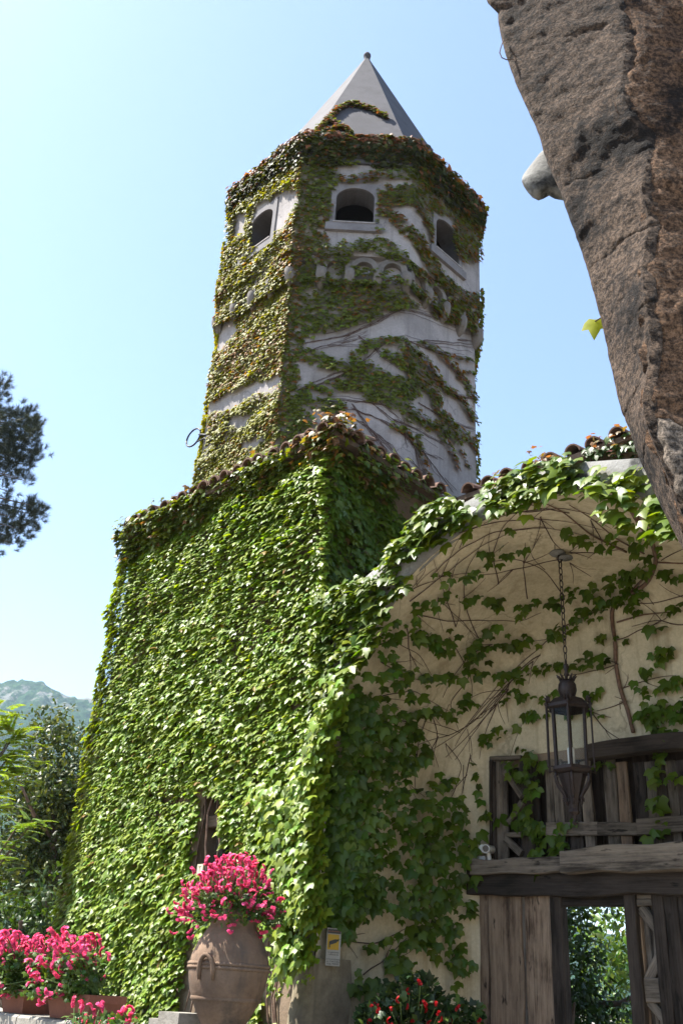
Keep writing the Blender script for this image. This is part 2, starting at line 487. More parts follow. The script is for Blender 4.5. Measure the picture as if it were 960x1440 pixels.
def leaf_field(root, P, X, Y, Z, size, col, shape='ivy', mat=None, indiv=300, part='foliage', leaf_name='leaf', minpx=9.0):
    """P.. arrays of leaves: the ones that show largest become parts of their own, the rest one joined part"""
    mat = mat or M['leaf']
    LV, LF = {'ivy': (LEAF_V, LEAF_F), 'oval': (OVAL_V, OVAL_F), 'needle': (NEED_V, NEED_F)}[shape]
    size = np.asarray(size, float)
    n = len(P)
    pick = np.zeros(n, bool)
    if indiv:
        px, dep = proj(P)
        app = size * F / np.maximum(dep, .1)
        ok = (dep > 0) & (px[:, 0] > 0) & (px[:, 0] < 960) & (px[:, 1] > 0) & (px[:, 1] < 1440) & (app > minpx)
        idx = np.where(ok)[0]
        idx = idx[np.argsort(-app[idx])][:indiv]
        pick[idx] = True
    o = np.array(origin(root))
    if pick.any():
        sel = np.where(pick)[0]
        order = sel[np.argsort(col[sel] @ np.array([1, .3, .2]))]
        for ch in np.array_split(order, min(10, len(order))):
            me = None
            for i in ch:
                if me is None:
                    me = mesh_from('leaf_blade', LV, LF, np.tile(col[ch].mean(0), (len(LV), 1)), mat)
                ob = bpy.data.objects.new(leaf_name, me)
                COL.objects.link(ob); ob.parent = root
                p = P[i] - o; s = size[i]
                ob.matrix_local = Matrix(((X[i, 0] * s, Y[i, 0] * s, Z[i, 0] * s, p[0]), (X[i, 1] * s, Y[i, 1] * s, Z[i, 1] * s, p[1]),
                                          (X[i, 2] * s, Y[i, 2] * s, Z[i, 2] * s, p[2]), (0, 0, 0, 1)))
    r = ~pick
    if r.any():
        P, X, Y, Z, size, col = P[r] - o, X[r], Y[r], Z[r], size[r], col[r]
        k = len(LV)
        V = P[:, None, :] + size[:, None, None] * (LV[None, :, 0:1] * X[:, None, :] + LV[None, :, 1:2] * Y[:, None, :] + LV[None, :, 2:3] * Z[:, None, :])
        Fc = (LF[None] + (np.arange(len(P)) * k)[:, None, None]).reshape(-1, 3)
        me = mesh_from(part, V.reshape(-1, 3), Fc, np.repeat(col, k, axis=0), mat)
        ob = link_mesh(part, me, mat, root)
        ob['kind'] = 'stuff'
        return ob

def tints(n, base, var=0.18, alt=None, palt=0.2):
    base = np.array(base); c = np.tile(base, (n, 1)) * (1 + rng.normal(0, var, (n, 1)))
    c *= 1 + rng.normal(0, .08, (n, 3))
    if alt is not None:
        w = (rng.random((n, 1)) < palt) * rng.random((n, 1))
        c = c * (1 - w) + np.array(alt) * w
    return np.clip(c, .004, .9)

GREEN = (.130, .200, .016)
LIME = (.240, .290, .020)
DEEP = (.045, .10, .016)
OLIVE = (.118, .122, .013)
RED = (.25, .07, .028)

def rough_pt(p, amp, s):
    return p + Vector((mnoise.noise(p * s), mnoise.noise(p * s + Vector((7, 1, 3))), mnoise.noise(p * s + Vector((2, 9, 5))))) * amp

# ------------------------------------------------------------------ ground, hills
def sheet(name, S, z, mat, n=1):
    mb = MB(); mb.grid([[(-S + 2 * S * i / n, -S + 2 * S * j / n, z) for i in range(n + 1)] for j in range(n + 1)])
    return tag(mb.build(name, mat), kind='structure')
sheet('ground', 2500, 0.0, M['ground'])

def make_hills():
    prof = [(-400, 930), (-120, 958), (0, 968), (30, 963), (62, 967), (72, 972), (95, 985), (108, 988), (140, 990), (200, 1000), (420, 1180), (900, 1345), (1400, 1370)]
    Y0, Y1 = 520.0, 1250.0
    xs = [p[0] for p in prof]
    crest = [at_y(px, py, Y1) for px, py in prof]
    cx = np.array([c.x for c in crest]); cz = np.array([c.z for c in crest])
    nx, ny = 200, 110
    X = np.concatenate([np.linspace(-1500, -620, 30), np.linspace(-615, -230, 140), np.linspace(-220, 1400, 30)])
    T = np.concatenate([np.linspace(0, .45, 25), np.linspace(.46, 1.0, 70), np.linspace(1.03, 1.6, 15)])
    V = []
    for t in T:
        Y = Y0 + (Y1 - Y0) * t
        h = np.interp(X * (Y1 / Y if t <= 1 else 1), cx, cz)
        s = t ** 1.25 if t <= 1 else 1 - (t - 1) * 1.3
        P = np.stack([X, np.full_like(X, Y), np.zeros_like(X)], 1)
        big = (vnoise(P, 1 / 90) - .5) * 50 * min(1, 2.4 * max(0, 1 - abs(t - .55) * 1.7))
        small = (vnoise(P, 1 / 11) - .35) * 15 + (vnoise(P, 1 / 5) - .5) * 8
        Z = h * s + big + small * (0.35 if t > .97 else 1)
        V.append(np.stack([X, np.full_like(X, Y), Z - (6 if t == 0 else 0)], 1))
    nX = len(X)
    V = np.concatenate(V)
    Fc = np.array([(i * nX + j, i * nX + j + 1, (i + 1) * nX + j + 1, (i + 1) * nX + j) for i in range(len(T) - 1) for j in range(nX - 1)])
    m, nt, b = new_mat('wooded_hillside')
    v = coords(nt)
    n1 = noise(nt, v, .16, 4, .7); n2 = noise(nt, v, .011, 5, .6)
    col = ramp(nt, n1, [(.32, (.005, .017, .006)), (.5, (.016, .042, .016)), (.7, (.042, .082, .03))])
    sep = N(nt, 'ShaderNodeSeparateXYZ'); nt.links.new(v, sep.inputs[0])
    hz = N(nt, 'ShaderNodeMapRange', i_1=300.0, i_2=322.0); nt.links.new(sep.outputs['Z'], hz.inputs[0])
    rk = ramp(nt, noise(nt, v, .035, 7, .7), [(.5, (0, 0, 0)), (.58, (.8, .8, .8))])
    f = mix(nt, 1.0, rk, hz.outputs[0], 'MULTIPLY')
    col = mix(nt, f, col, (.17, .165, .155))
    nt.links.new(col, b.inputs['Base Color']); b.inputs['Roughness'].default_value = 1
    b.inputs['Specular IOR Level'].default_value = 0.05
    bump(nt, b, n1, 1.0, 4.0)
    me = mesh_from('hills', V, Fc, None, m, True)
    tag(link_mesh('hills', me, m), kind='structure')
make_hills()

# ------------------------------------------------------------------ the square ivy house with its roof
house = thing('house', 'square house block under a tiled eave, its front wholly hidden by green ivy', 'house', W(-2.1, 2.2, 0))
UL = -4.12
EZ = 7.52
def wall_with_hole(mb, u0, u1, z0, z1, hole, v, depth):
    a, b2, c, d = hole
    for (p, q, r, s) in ((u0, a, z0, z1), (b2, u1, z0, z1), (a, b2, z0, c), (a, b2, d, z1)):
        mb.poly([W(p, v, r), W(q, v, r), W(q, v, s), W(p, v, s)])
    mb.poly([W(a, v, c), W(a, v + depth, c), W(a, v + depth, d), W(a, v, d)])
    mb.poly([W(b2, v, c), W(b2, v, d), W(b2, v + depth, d), W(b2, v + depth, c)])
    mb.poly([W(a, v, d), W(a, v + depth, d), W(b2, v + depth, d), W(b2, v, d)])
    mb.poly([W(a, v, c), W(b2, v, c), W(b2, v + depth, c), W(a, v + depth, c)])
mb = MB()
SL = (-1.72, -1.00, 2.45, 3.62)
wall_with_hole(mb, UL, 0, 0, EZ - .07, SL, 0, .38)
mb.poly([W(0, 0, 0), W(0, 4.5, 0), W(0, 4.5, EZ - .07), W(0, 0, EZ - .07)])
pts = [(UL, 0), (-4.9, 2.2), (-4.9, 4.5), (0, 4.5)]
for a, b2 in zip(pts[:-1], pts[1:]):
    mb.poly([W(*a, 0), W(*b2, 0), W(*b2, EZ - .07), W(*a, EZ - .07)])
mb.build('wall', M['house_plaster'], house)
# eave slab and roof up to the tower
EAVE = [(.25, -.25), (UL - .06, -.25), (-5.15, 2.2), (-5.15, 4.75), (.25, 4.75)]
mb = MB()
lo = [W(u, v, EZ - .07) for u, v in EAVE]; hi = [W(u, v, EZ) for u, v in EAVE]
mb.poly(lo); 
for i in range(5):
    j = (i + 1) % 5; mb.poly([lo[i], lo[j], hi[j], hi[i]])
mb.build('eave', M['roof_bed'], house)
mb = MB()
TC = (-2.30, 2.40)
inn = [W(TC[0] + (u - TC[0]) * .72, TC[1] + (v - TC[1]) * .72, EZ + .32) for u, v in EAVE]
hi2 = [p + Vector((0, 0, .004)) for p in hi]
for i in range(5):
    j = (i + 1) % 5; mb.poly([hi2[i], hi2[j], inn[j], inn[i]])
mb.poly(inn)
mb.build('roof', M['roof_bed'], house)

def tile_mesh():
    mb = MB(); rows = []
    for k in range(2):
        R = .105 if k == 0 else .082; y = 0 if k == 0 else .46
        rows.append([(R * cos(pi * i / 8), y, R * sin(pi * i / 8) + (.0 if k == 0 else .02)) for i in range(9)])
    mb.grid(rows)
    rows2 = [[(x * .82, y, z * .82) for x, y, z in r] for r in rows]
    mb.grid([r[::-1] for r in rows2])
    n = 9
    for y in (0, 1):
        a = rows[y]; b2 = rows2[y]
        for i in range(8): mb.poly([a[i], b2[i], b2[i + 1], a[i + 1]])
    me = bpy.data.meshes.new('barrel_tile'); me.from_pydata(mb.v, [], mb.f); me.materials.append(M['tile']); me.update()
    return me
TILE = tile_mesh()
def tile_row(parent, p0, p1, inward, z, step=.225, slope=.2, rows=2, over=.06):
    p0, p1 = Vector(p0), Vector(p1); L = (p1 - p0).length; n = int(L / step)
    t = (p1 - p0).normalized(); inn = Vector(inward).normalized()
    fwd = (inn + Vector((0, 0, slope))).normalized(); up = t.cross(fwd)
    if up.z < 0: up = -up
    xa = fwd.cross(up)
    for r in range(rows):
        for i in range(n):
            c = p0 + t * ((i + .5) * step + random.uniform(-.015, .015)) + fwd * (r * .36 - over + random.uniform(-.035, .02)) + Vector((0, 0, z + .012 + r * .018))
            yaw = random.uniform(-.06, .06); s = random.uniform(.93, 1.06)
            m4 = Matrix(((xa.x * s, fwd.x, up.x * s, c.x), (xa.y * s, fwd.y, up.y * s, c.y), (xa.z * s, fwd.z, up.z * s, c.z), (0, 0, 0, 1))) @ Matrix.Rotation(yaw, 4, 'Z')
            link_mesh('roof_tile', TILE, M['tile'], parent, m4)
tile_row(house, W(.25, -.25, 0), W(UL - .04, -.25, 0), NIN, EZ)
tile_row(house, W(.25, -.25, 0), W(.25, 2.0, 0), -D_, EZ)
# slit window in the ivy front
mb = MB(); mb.box(W(-1.36, .32, 3.0), D_ * .40, NIN * .02, Vector((0, 0, .66))); mb.build('window_recess', M['dark'], house)

def plank_obj(name, mat, parent, c, along, wide, L, Wd, T, rough=.006, segs=7, bend=0.0, taper=0.0):
    """one board: its own Z runs along the grain; uneven edges"""
    along = Vector(along).normalized(); wide = Vector(wide); wide = (wide - along * wide.dot(along)).normalized(); th = along.cross(wide)
    mb = MB(); rows = []
    sd = random.uniform(0, 100); ch = min(.008, T * .3)
    for i in range(segs + 1):
        z = -L / 2 + L * i / segs
        a = 1 - taper * i / segs
        w0 = -Wd / 2 * a + mnoise.noise((sd, z * 2.3, 0)) * rough * 2.2; w1 = Wd / 2 * a + mnoise.noise((sd + 9, z * 2.3, 0)) * rough * 2.2
        t0 = -T / 2 + mnoise.noise((sd + 20, z * 2, 0)) * rough * .6; t1 = T / 2 + mnoise.noise((sd + 30, z * 2, 0)) * rough * .6
        o = bend * sin(pi * i / segs)
        rows.append([(w0 + o, t0 + ch, z), (w0 + ch + o, t0, z), (w1 - ch + o, t0, z), (w1 + o, t0 + ch, z), (w1 + o, t1 - ch, z), (w1 - ch + o, t1, z), (w0 + ch + o, t1, z), (w0 + o, t1 - ch, z), (w0 + o, t0 + ch, z)])
    mb.grid(rows)
    mb.poly([p for p in rows[0][:8]][::-1]); mb.poly(rows[-1][:8])
    me = bpy.data.meshes.new(name); me.from_pydata(mb.v, [], mb.f); me.update()
    c = Vector(c)
    m4 = Matrix(((wide.x, th.x, along.x, c.x), (wide.y, th.y, along.y, c.y), (wide.z, th.z, along.z, c.z), (0, 0, 0, 1)))
    return link_mesh(name, me, mat, parent, m4)
UP = Vector((0, 0, 1))
sw = thing('slit_window', 'narrow dark wooden window sunk in the ivy above the flower jar', 'window', W(-1.36, .2, 2.45))
plank_obj('lintel', M['wood_brown'], sw, W(-1.34, .13, 3.28), D_, UP, .70, .13, .12)
plank_obj('frame', M['wood_dark'], sw, W(-1.52, .2, 2.82), UP, D_, .78, .13, .08)
plank_obj('shutter_board', M['wood_brown'], sw, W(-1.33, .24, 2.82), UP, D_, .78, .17, .05)
plank_obj('shutter_board', M['wood_dark'], sw, W(-1.13, .23, 2.82), UP, D_, .78, .18, .05)
mb = MB()
mb.grid([[rough_pt(W(-1.80 + .03 * j + .05 * mnoise.noise((i * .6, 0, 1)), (.0 if j in (0, 4) else -.03), 2.5 + .085 * i), .03, 7) for j in range(5)] for i in range(14)])
mb.build('rough_jamb', M['house_plaster'], sw, True)

# ------------------------------------------------------------------ octagonal tower
TX = Vector((-.08, 12.8, 0))
tower = thing('tower', 'octagonal plastered bell tower with pointed grey spire, half covered in reddish ivy', 'tower', TX)
TH0 = atan2(NF.y, NF.x)
TT = tan(pi / 8)
def fn(k): a = TH0 + k * pi / 4; return Vector((cos(a), sin(a), 0))
def ft(k): a = TH0 + k * pi / 4; return Vector((-sin(a), cos(a), 0))
def TP(k, s, a, z): return TX + fn(k) * a + ft(k) * s + Vector((0, 0, z))
def ring(a, z, a2=None): return [TP(k, a * TT, a, z) for k in range(8)]
def prism(mb, secs, cap0=False, cap1=False):
    rs = [ring(a, z) for a, z in secs]
    for r0, r1 in zip(rs[:-1], rs[1:]):
        for i in range(8):
            j = (i + 1) % 8; mb.poly([r0[i], r0[j], r1[j], r1[i]])
    if cap0: mb.poly(rs[0][::-1])
    if cap1: mb.poly(rs[-1])
AS, AB = 2.06, 2.15
mb = MB(); prism(mb, [(AS, 6.8), (AS, 9.2), (AS, 11.62)], False, True); mb.build('shaft', M['tower_plaster'], tower)
# belfry storey with arched openings
ZB0, ZB1 = 11.62, 13.7
WX0, WX1, WZ0, WZS, RISE, DEP = -.29, .31, 12.24, 12.80, .22, .34
def arch_pts(x0, x1, zs, rise, n=12):
    c = (x0 + x1) / 2; h = (x1 - x0) / 2
    return [(c - h * cos(pi * i / n), zs + rise * sin(pi * i / n)) for i in range(n + 1)]
mb = MB(); mi = MB()
for k in range(8):
    mr = MB()
    h = AB * TT
    P = lambda s, z, a=AB: TP(k, s, a, z)
    mb.poly([P(-h, ZB0), P(WX0, ZB0), P(WX0, ZB1), P(-h, ZB1)])
    mb.poly([P(WX1, ZB0), P(h, ZB0), P(h, ZB1), P(WX1, ZB1)])
    mb.poly([P(WX0, ZB0), P(WX1, ZB0), P(WX1, WZ0), P(WX0, WZ0)])
    ap = arch_pts(WX0, WX1, WZS, RISE)
    for (x0, z0), (x1, z1) in zip(ap[:-1], ap[1:]):
        mb.poly([P(x0, z0), P(x1, z1), P(x1, ZB1), P(x0, ZB1)])
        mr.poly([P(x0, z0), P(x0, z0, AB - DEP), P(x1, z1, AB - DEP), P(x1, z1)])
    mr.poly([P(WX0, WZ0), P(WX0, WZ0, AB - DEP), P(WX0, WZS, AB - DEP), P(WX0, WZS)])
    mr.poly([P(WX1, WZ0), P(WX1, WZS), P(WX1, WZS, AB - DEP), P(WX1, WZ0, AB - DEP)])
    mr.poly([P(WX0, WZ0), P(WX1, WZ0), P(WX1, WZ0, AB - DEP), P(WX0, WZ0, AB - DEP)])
    mr.build('window_reveal', M['reveal_shade'], tower)
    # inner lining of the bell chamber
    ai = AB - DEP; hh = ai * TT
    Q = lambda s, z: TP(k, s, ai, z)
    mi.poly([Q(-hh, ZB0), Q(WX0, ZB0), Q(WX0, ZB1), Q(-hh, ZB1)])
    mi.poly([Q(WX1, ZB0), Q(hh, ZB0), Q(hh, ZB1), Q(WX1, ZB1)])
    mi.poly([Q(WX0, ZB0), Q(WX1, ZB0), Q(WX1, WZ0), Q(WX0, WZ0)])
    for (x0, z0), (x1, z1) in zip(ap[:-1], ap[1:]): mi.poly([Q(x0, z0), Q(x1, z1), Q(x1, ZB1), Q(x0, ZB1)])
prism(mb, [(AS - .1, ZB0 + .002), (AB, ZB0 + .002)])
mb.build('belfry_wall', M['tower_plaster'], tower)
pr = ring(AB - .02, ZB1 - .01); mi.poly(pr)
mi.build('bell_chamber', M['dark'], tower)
for k in (-1, 0, 1, 2, 3):
    # flat surround, proud of the wall, and a sill
    mb = MB(); fr = .085; a1 = AB + .022
    ap = arch_pts(WX0, WX1, WZS, RISE); x0, x1, zt = WX0 - fr, WX1 + fr, WZS + RISE + .1
    def strip(s0, s1, z0, z1):
        mb.box(TP(k, (s0 + s1) / 2, AB + .011, (z0 + z1) / 2), ft(k) * (s1 - s0) / 2, fn(k) * .012, UP * (z1 - z0) / 2)
    strip(x0, WX0, WZ0, zt); strip(WX1, x1, WZ0, zt)
    for (xa, za), (xb, zb) in zip(ap[:-1], ap[1:]):
        mb.poly([TP(k, xa, a1, za), TP(k, xb, a1, zb), TP(k, xb, a1, zt), TP(k, xa, a1, zt)])
        mb.poly([TP(k, xa, a1, za), TP(k, xb, a1, zb), TP(k, xb, AB - .02, zb), TP(k, xa, AB - .02, za)])
    mb.poly([TP(k, x0, a1, zt), TP(k, x1, a1, zt), TP(k, x1, AB, zt), TP(k, x0, AB, zt)])
    win = mb.build('window', M['window_stone'], tower)
    mb = MB(); mb.box(TP(k, .01, AB + .0, WZ0 - .075), ft(k) * .44, fn(k) * .055, UP * .075); mb.build('sill', M['window_stone'], win)
    mb = MB(); mb.box(TP(k, .01, AB - .01, WZ0 + .012), ft(k) * .33, fn(k) * .075, UP * .012); mb.build('sill_slab', M['tower_plaster'], win)
# corbel table: little arches on rounded brackets
def corbel_meshes():
    mb = MB(); ro, ri, T = .225, .135, .10
    n = 10
    def rows(r, t): return [(r * cos(pi * i / n), t, r * sin(pi * i / n)) for i in range(n + 1)]
    f0, f1 = rows(ro, -T), rows(ri, -T); b1 = rows(ri, .02); b0 = rows(ro, .02)
    mb.grid([f0, f1]); mb.grid([f1, b1]); mb.grid([b0, f0])
    mb.box((-(ro + ri) / 2, -.04, -.06), (.045, 0, 0), (0, .06, 0), (0, 0, .06)); mb.box(((ro + ri) / 2, -.04, -.06), (.045, 0, 0), (0, .06, 0), (0, 0, .06))
    a = bpy.data.meshes.new('corbel_arch'); a.from_pydata(mb.v, [], mb.f); a.materials.append(M['corbel_stone']); a.update()
    mb = MB()
    prof = [(-.02, .03), (-.11, .055), (-.15, .075), (-.17, .08), (-.18, .075)]
    rows_ = []
    for z, w, d in ((.14, .085, .15), (.10, .09, .16), (.02, .09, .155), (-.06, .08, .13), (-.13, .06, .085), (-.18, .035, .03), (-.2, .01, .0)):
        rows_.append([(w * sin(t), -d * max(0, cos(t)) ** .6 if abs(t) < 1.57 else 0.02, z) for t in np.linspace(-pi / 2, pi / 2, 9)])
    mb.grid(rows_); mb.poly(rows_[0])
    c = bpy.data.meshes.new('corbel'); c.from_pydata(mb.v, [], mb.f); c.materials.append(M['corbel_stone']); c.polygons.foreach_set('use_smooth', [True] * len(c.polygons)); c.update()
    return a, c
CA, CB = corbel_meshes()
for k in (-1, 0, 1, 2, 3):
    t, n = ft(k), fn(k)
    st = 2 * AS * TT / 4
    for i in range(5):
        def M4(s, z, sc=1):
            p = TP(k, s, AS, z); r = random.uniform(.93, 1.07) * sc
            return Matrix(((t.x * r, -n.x, 0, p.x), (t.y * r, -n.y, 0, p.y), (0, 0, r, p.z), (0, 0, 0, 1)))
        s = -AS * TT + i * st
        if i < 4: link_mesh('corbel_arch', CA, None, tower, M4(s + st / 2, 11.37))
        if i > 0 or k == -1: link_mesh('corbel', CB, None, tower, M4(s, 11.18))
# cornice and spire
mb = MB(); prism(mb, [(AB - .05, 13.55), (AB + .04, 13.56), (AB + .05, 13.70), (AB + .07, 13.74), (AB + .08, 13.92), (AB - .1, 13.96)]); mb.build('cornice', M['spire'], tower)
mb = MB(); prism(mb, [(2.08, 13.93), (2.08, 13.99), (.055, 19.06)], True, True); spire = mb.build('spire', M['spire'], tower)
mb = MB(); mb.lathe([(.085, -.16), (.07, .0), (.062, .13), (.078, .15), (.08, .19), (.06, .235), (.0, .25)], TP(0, 0, 0, 19.02), 14); mb.build('finial', M['spire'], tower, True)
mb = MB(); mb.blob(TP(1, .05, 2.05, 14.17), .075, 10, 8, .1); mb.build('ridge_cap', M['spire'], tower, True)
# stepped flashing on the spire's right edge
mb = MB()
for i in range(3):
    z = 17.1 - i * .16; a = (19.06 - z) * .40 + .02
    mb.box(TP(2, .12 * 0 + a * .25, a, z), ft(2) * .09, fn(2) * .015, UP * .03)
mb.build('flashing', M['spire'], tower)

# ------------------------------------------------------------------ ivy on the tower
tivy = thing('ivy', 'reddish green ivy climbing the octagonal tower and hanging from its cornice', 'climbing plant', TX + Vector((0, 0, 7.2)))
def Z7(l): return [(420 + .3125 * x, 180 + .3125 * y) for x, y in l]
def Z2(l): return [(250 + .4896 * x, 380 + .4896 * y) for x, y in l]
GAP_L = [[(287, 572), (343, 545), (400, 527), (402, 537), (345, 565), (287, 590)], [(303, 462), (330, 450), (336, 462), (310, 492), (300, 492)],
         [(384, 275), (421, 268), (421, 282), (395, 325), (384, 330)], [(281, 590), (297, 590), (292, 640), (276, 650)], [(325, 588), (352, 585), (345, 602), (322, 604)],
         [(360, 288), (390, 280), (388, 342), (354, 352)], [(335, 300), (350, 300), (345, 330), (330, 335)], [(345, 618), (372, 612), (368, 628), (340, 632)]]
COV = [Z7([(0, 0), (640, 60), (840, 360), (840, 420), (700, 300), (560, 190), (480, 150), (330, 160), (170, 190), (0, 190)]),
       Z7([(-60, 180), (170, 190), (190, 250), (165, 330), (150, 420), (110, 450), (150, 520), (130, 640), (170, 690), (350, 690), (470, 740), (545, 800), (440, 830), (330, 870), (120, 930), (-60, 950)]),
       Z7([(350, 290), (420, 270), (500, 260), (600, 290), (660, 350), (690, 350), (640, 400), (560, 370), (480, 350), (400, 370), (360, 390), (345, 430), (375, 480), (350, 470), (335, 400)]),
       Z7([(680, 360), (760, 370), (830, 400), (840, 600), (740, 610), (700, 560), (690, 500), (660, 480), (640, 420)]),
       Z7([(150, 550), (200, 520), (255, 545), (220, 620), (160, 640)]),
       Z7([(580, 800), (700, 755), (800, 785), (850, 860), (815, 940), (740, 900), (680, 870), (600, 840)]),
       Z2([(440, 258), (520, 265), (560, 262), (640, 305), (690, 322), (745, 335), (745, 355), (690, 355), (655, 372), (645, 400), (570, 385), (520, 360), (450, 345), (420, 318), (480, 300), (445, 285)]),
       Z2([(640, 380), (720, 425), (800, 450), (862, 490), (855, 512), (790, 484), (720, 462), (670, 432), (600, 395)]),
       Z2([(180, 320), (330, 230), (350, 300), (330, 345), (400, 440), (360, 530), (180, 560)])]
STR = [(Z7([(250, 545), (330, 545), (400, 575), (470, 600), (540, 650), (590, 700)]), 4.5), (Z7([(230, 640), (330, 655), (420, 670), (500, 720), (560, 770), (640, 810)]), 4), (Z7([(620, 690), (700, 740), (790, 800), (830, 850)]), 8), (Z7([(200, 228), (330, 222), (450, 202), (520, 212), (565, 255)]), 8), (Z7([(400, 390), (470, 440), (530, 500), (570, 580), (620, 660), (680, 720), (740, 770), (800, 775)]), 8),
       (Z7([(270, 525), (370, 510), (440, 545), (480, 585)]), 5), (Z7([(180, 655), (330, 660), (440, 690), (520, 720), (600, 765)]), 4), (Z7([(400, 270), (520, 330), (580, 420), (600, 500)]), 5),
       (Z2([(370, 245), (440, 270)]), 10), (Z2([(508, 252), (540, 218), (600, 202), (640, 208), (660, 240), (690, 290), (730, 340), (742, 390), (765, 430)]), 7),
       (Z2([(680, 230), (720, 282), (760, 335), (810, 372), (845, 425), (868, 448)]), 5), (Z2([(740, 232), (790, 282), (830, 335), (862, 385)]), 4.5), (Z2([(600, 242), (640, 262), (672, 302)]), 6),
       (Z2([(745, 465), (775, 510), (802, 565)]), 3), (Z2([(790, 480), (812, 520), (832, 565)]), 2.6), (Z2([(832, 490), (850, 520), (862, 545)]), 2.4), (Z2([(690, 475), (700, 530), (712, 600)]), 2.6),
       (Z2([(610, 445), (660, 470), (690, 500), (700, 545)]), 3.5), (Z2([(335, 345), (400, 385), (465, 398)]), 9), (Z2([(380, 330), (435, 355)]), 5), (Z2([(862, 245), (867, 330)]), 3), (Z2([(690, 205), (760, 245), (860, 265)]), 2.2),
       (Z2([(800, 290), (865, 300)]), 2.2), (Z2([(870, 430), (872, 520)]), 3)]
GAP_F = [Z7([(168, 195), (330, 160), (490, 160), (510, 180), (330, 205), (230, 222), (185, 215)]), Z7([(160, 275), (330, 275), (328, 432), (110, 470), (110, 445), (150, 400)]), Z7([(590, 400), (680, 400), (700, 600), (600, 530)])]
def tower_leaves():
    Ps, Xs, Ys, Zs, S, C = [], [], [], [], [], []
    for k, dens in ((-1, 600), (0, 1500), (1, 1050), (2, 1050), (3, 300)):
        for a, z0, z1 in ((AS, 7.3, 11.2), (AS + .06, 11.05, 11.65), (AB, 11.62, 13.6)):
            h = a * TT; n = int(2 * h * (z1 - z0) * dens)
            s = rng.uniform(-h - .03, h + .03, n); z = rng.uniform(z0, z1, n)
            nk, tk = np.array(fn(k)), np.array(ft(k))
            P = np.array(TX) + nk * a + np.outer(s, tk); P[:, 2] = z
            px, _ = proj(P)
            wob = np.stack([vnoise(P, 5.0) - .5, vnoise(P + 31, 5.0) - .5], 1) * 11 + rng.normal(0, 1.2, (n, 2))
            q = px + wob
            if k == 0:
                keep = np.ones(n, bool)
                for g in GAP_L: keep &= ~in_poly(px + wob * .6, g)
                st = vnoise(np.stack([s * .8 + z * .25, z * 2.6 - s * 1.4, z * 0], 1), 1.0)
                keep &= rng.random(n) < np.clip((st - .03) * 4, .55, 1)
            elif k in (1, 2):
                keep = np.zeros(n, bool)
                for g in COV: keep |= in_poly(q, g)
                for l, r in STR: keep |= d_line(px + wob * .35, l) < r * 1.05
                for g in GAP_F: keep &= ~in_poly(px + wob * .3, g)
                # first strip of the front wraps round from the left face
                if k == 1: keep |= (s < -h + .08 + .24 * vnoise(P, 2.2) * (z > 8)) & (rng.random(n) < .9)
                keep &= ~((k == 1) & (s > WX0 - .02) & (s < WX1 + .02) & (z > WZ0) & (z < WZS + .3))
            else:
                keep = vnoise(P, .9) + .5 * vnoise(P, 3) > (.55 if k == -1 else .8)
                keep &= ~((s > WX0) & (s < WX1) & (z > WZ0 - .1) & (z < WZS + .3))
            P, s, z = P[keep], s[keep], z[keep]; n = len(P)
            lump = vnoise(np.stack([s * 1.2, z * 2.6 - s * 1.1, z * 0 + k * 7], 1), 1.4)
            P = P + nk * (.015 + .09 * lump * rng.random(n) ** .6)[:, None]
            X, Y, Zz = hang(np.tile(nk, (n, 1)), rng.normal(.62, .22, n), rng.normal(0, .45, n), .22)
            Ps.append(P); Xs.append(X); Ys.append(Y); Zs.append(Zz)
            S.append(rng.uniform(.04, .082, n))
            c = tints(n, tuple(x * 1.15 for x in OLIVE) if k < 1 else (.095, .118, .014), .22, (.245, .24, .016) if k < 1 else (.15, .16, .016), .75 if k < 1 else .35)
            redm = vnoise(P, 1.3) * .7 + vnoise(P, 4) * .3
            pr = np.clip((redm - .47) * 1.7, 0.04, .42) + (.28 if k == 2 else 0) * (px[keep][:, 0] > 585) + (.22 * (np.abs(s + h) < .14) if k == 1 else .2 * (s > h - .2) if k == 0 else 0)
            red = rng.random(n) < pr
            c[red] = c[red] * .35 + np.array(RED) * rng.uniform(.35, .85, (red.sum(), 1))
            C.append(c)
    # cornice fringe
    for k in range(-2, 5):
        a = AB + .06; h = a * TT; n = 2600 if k in (0, 1, 2) else 1300
        s = rng.uniform(-h, h, n); z = rng.uniform(0, 1, n)
        lump = vnoise(np.stack([s * 2.2, z * 0 + k * 9, z * 0], 1), 1.0)
        z = 14.17 - z ** 1.1 * (.47 + .30 * lump)
        nk, tk = np.array(fn(k)), np.array(ft(k))
        P = np.array(TX) + nk * a + np.outer(s, tk); P[:, 2] = z
        P += nk * (rng.uniform(-.04, .07, n) * (.5 + lump) - np.clip(13.85 - z, 0, 1) * .25)[:, None]
        X, Y, Zz = hang(np.tile(nk, (n, 1)), rng.normal(.5, .3, n), rng.normal(0, .5, n), .3)
        Ps.append(P); Xs.append(X); Ys.append(Y); Zs.append(Zz); S.append(rng.uniform(.06, .11, n))
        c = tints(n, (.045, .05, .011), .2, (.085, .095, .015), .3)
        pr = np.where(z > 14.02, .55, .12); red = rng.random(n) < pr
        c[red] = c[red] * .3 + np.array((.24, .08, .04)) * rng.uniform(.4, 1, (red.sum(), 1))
        C.append(c)
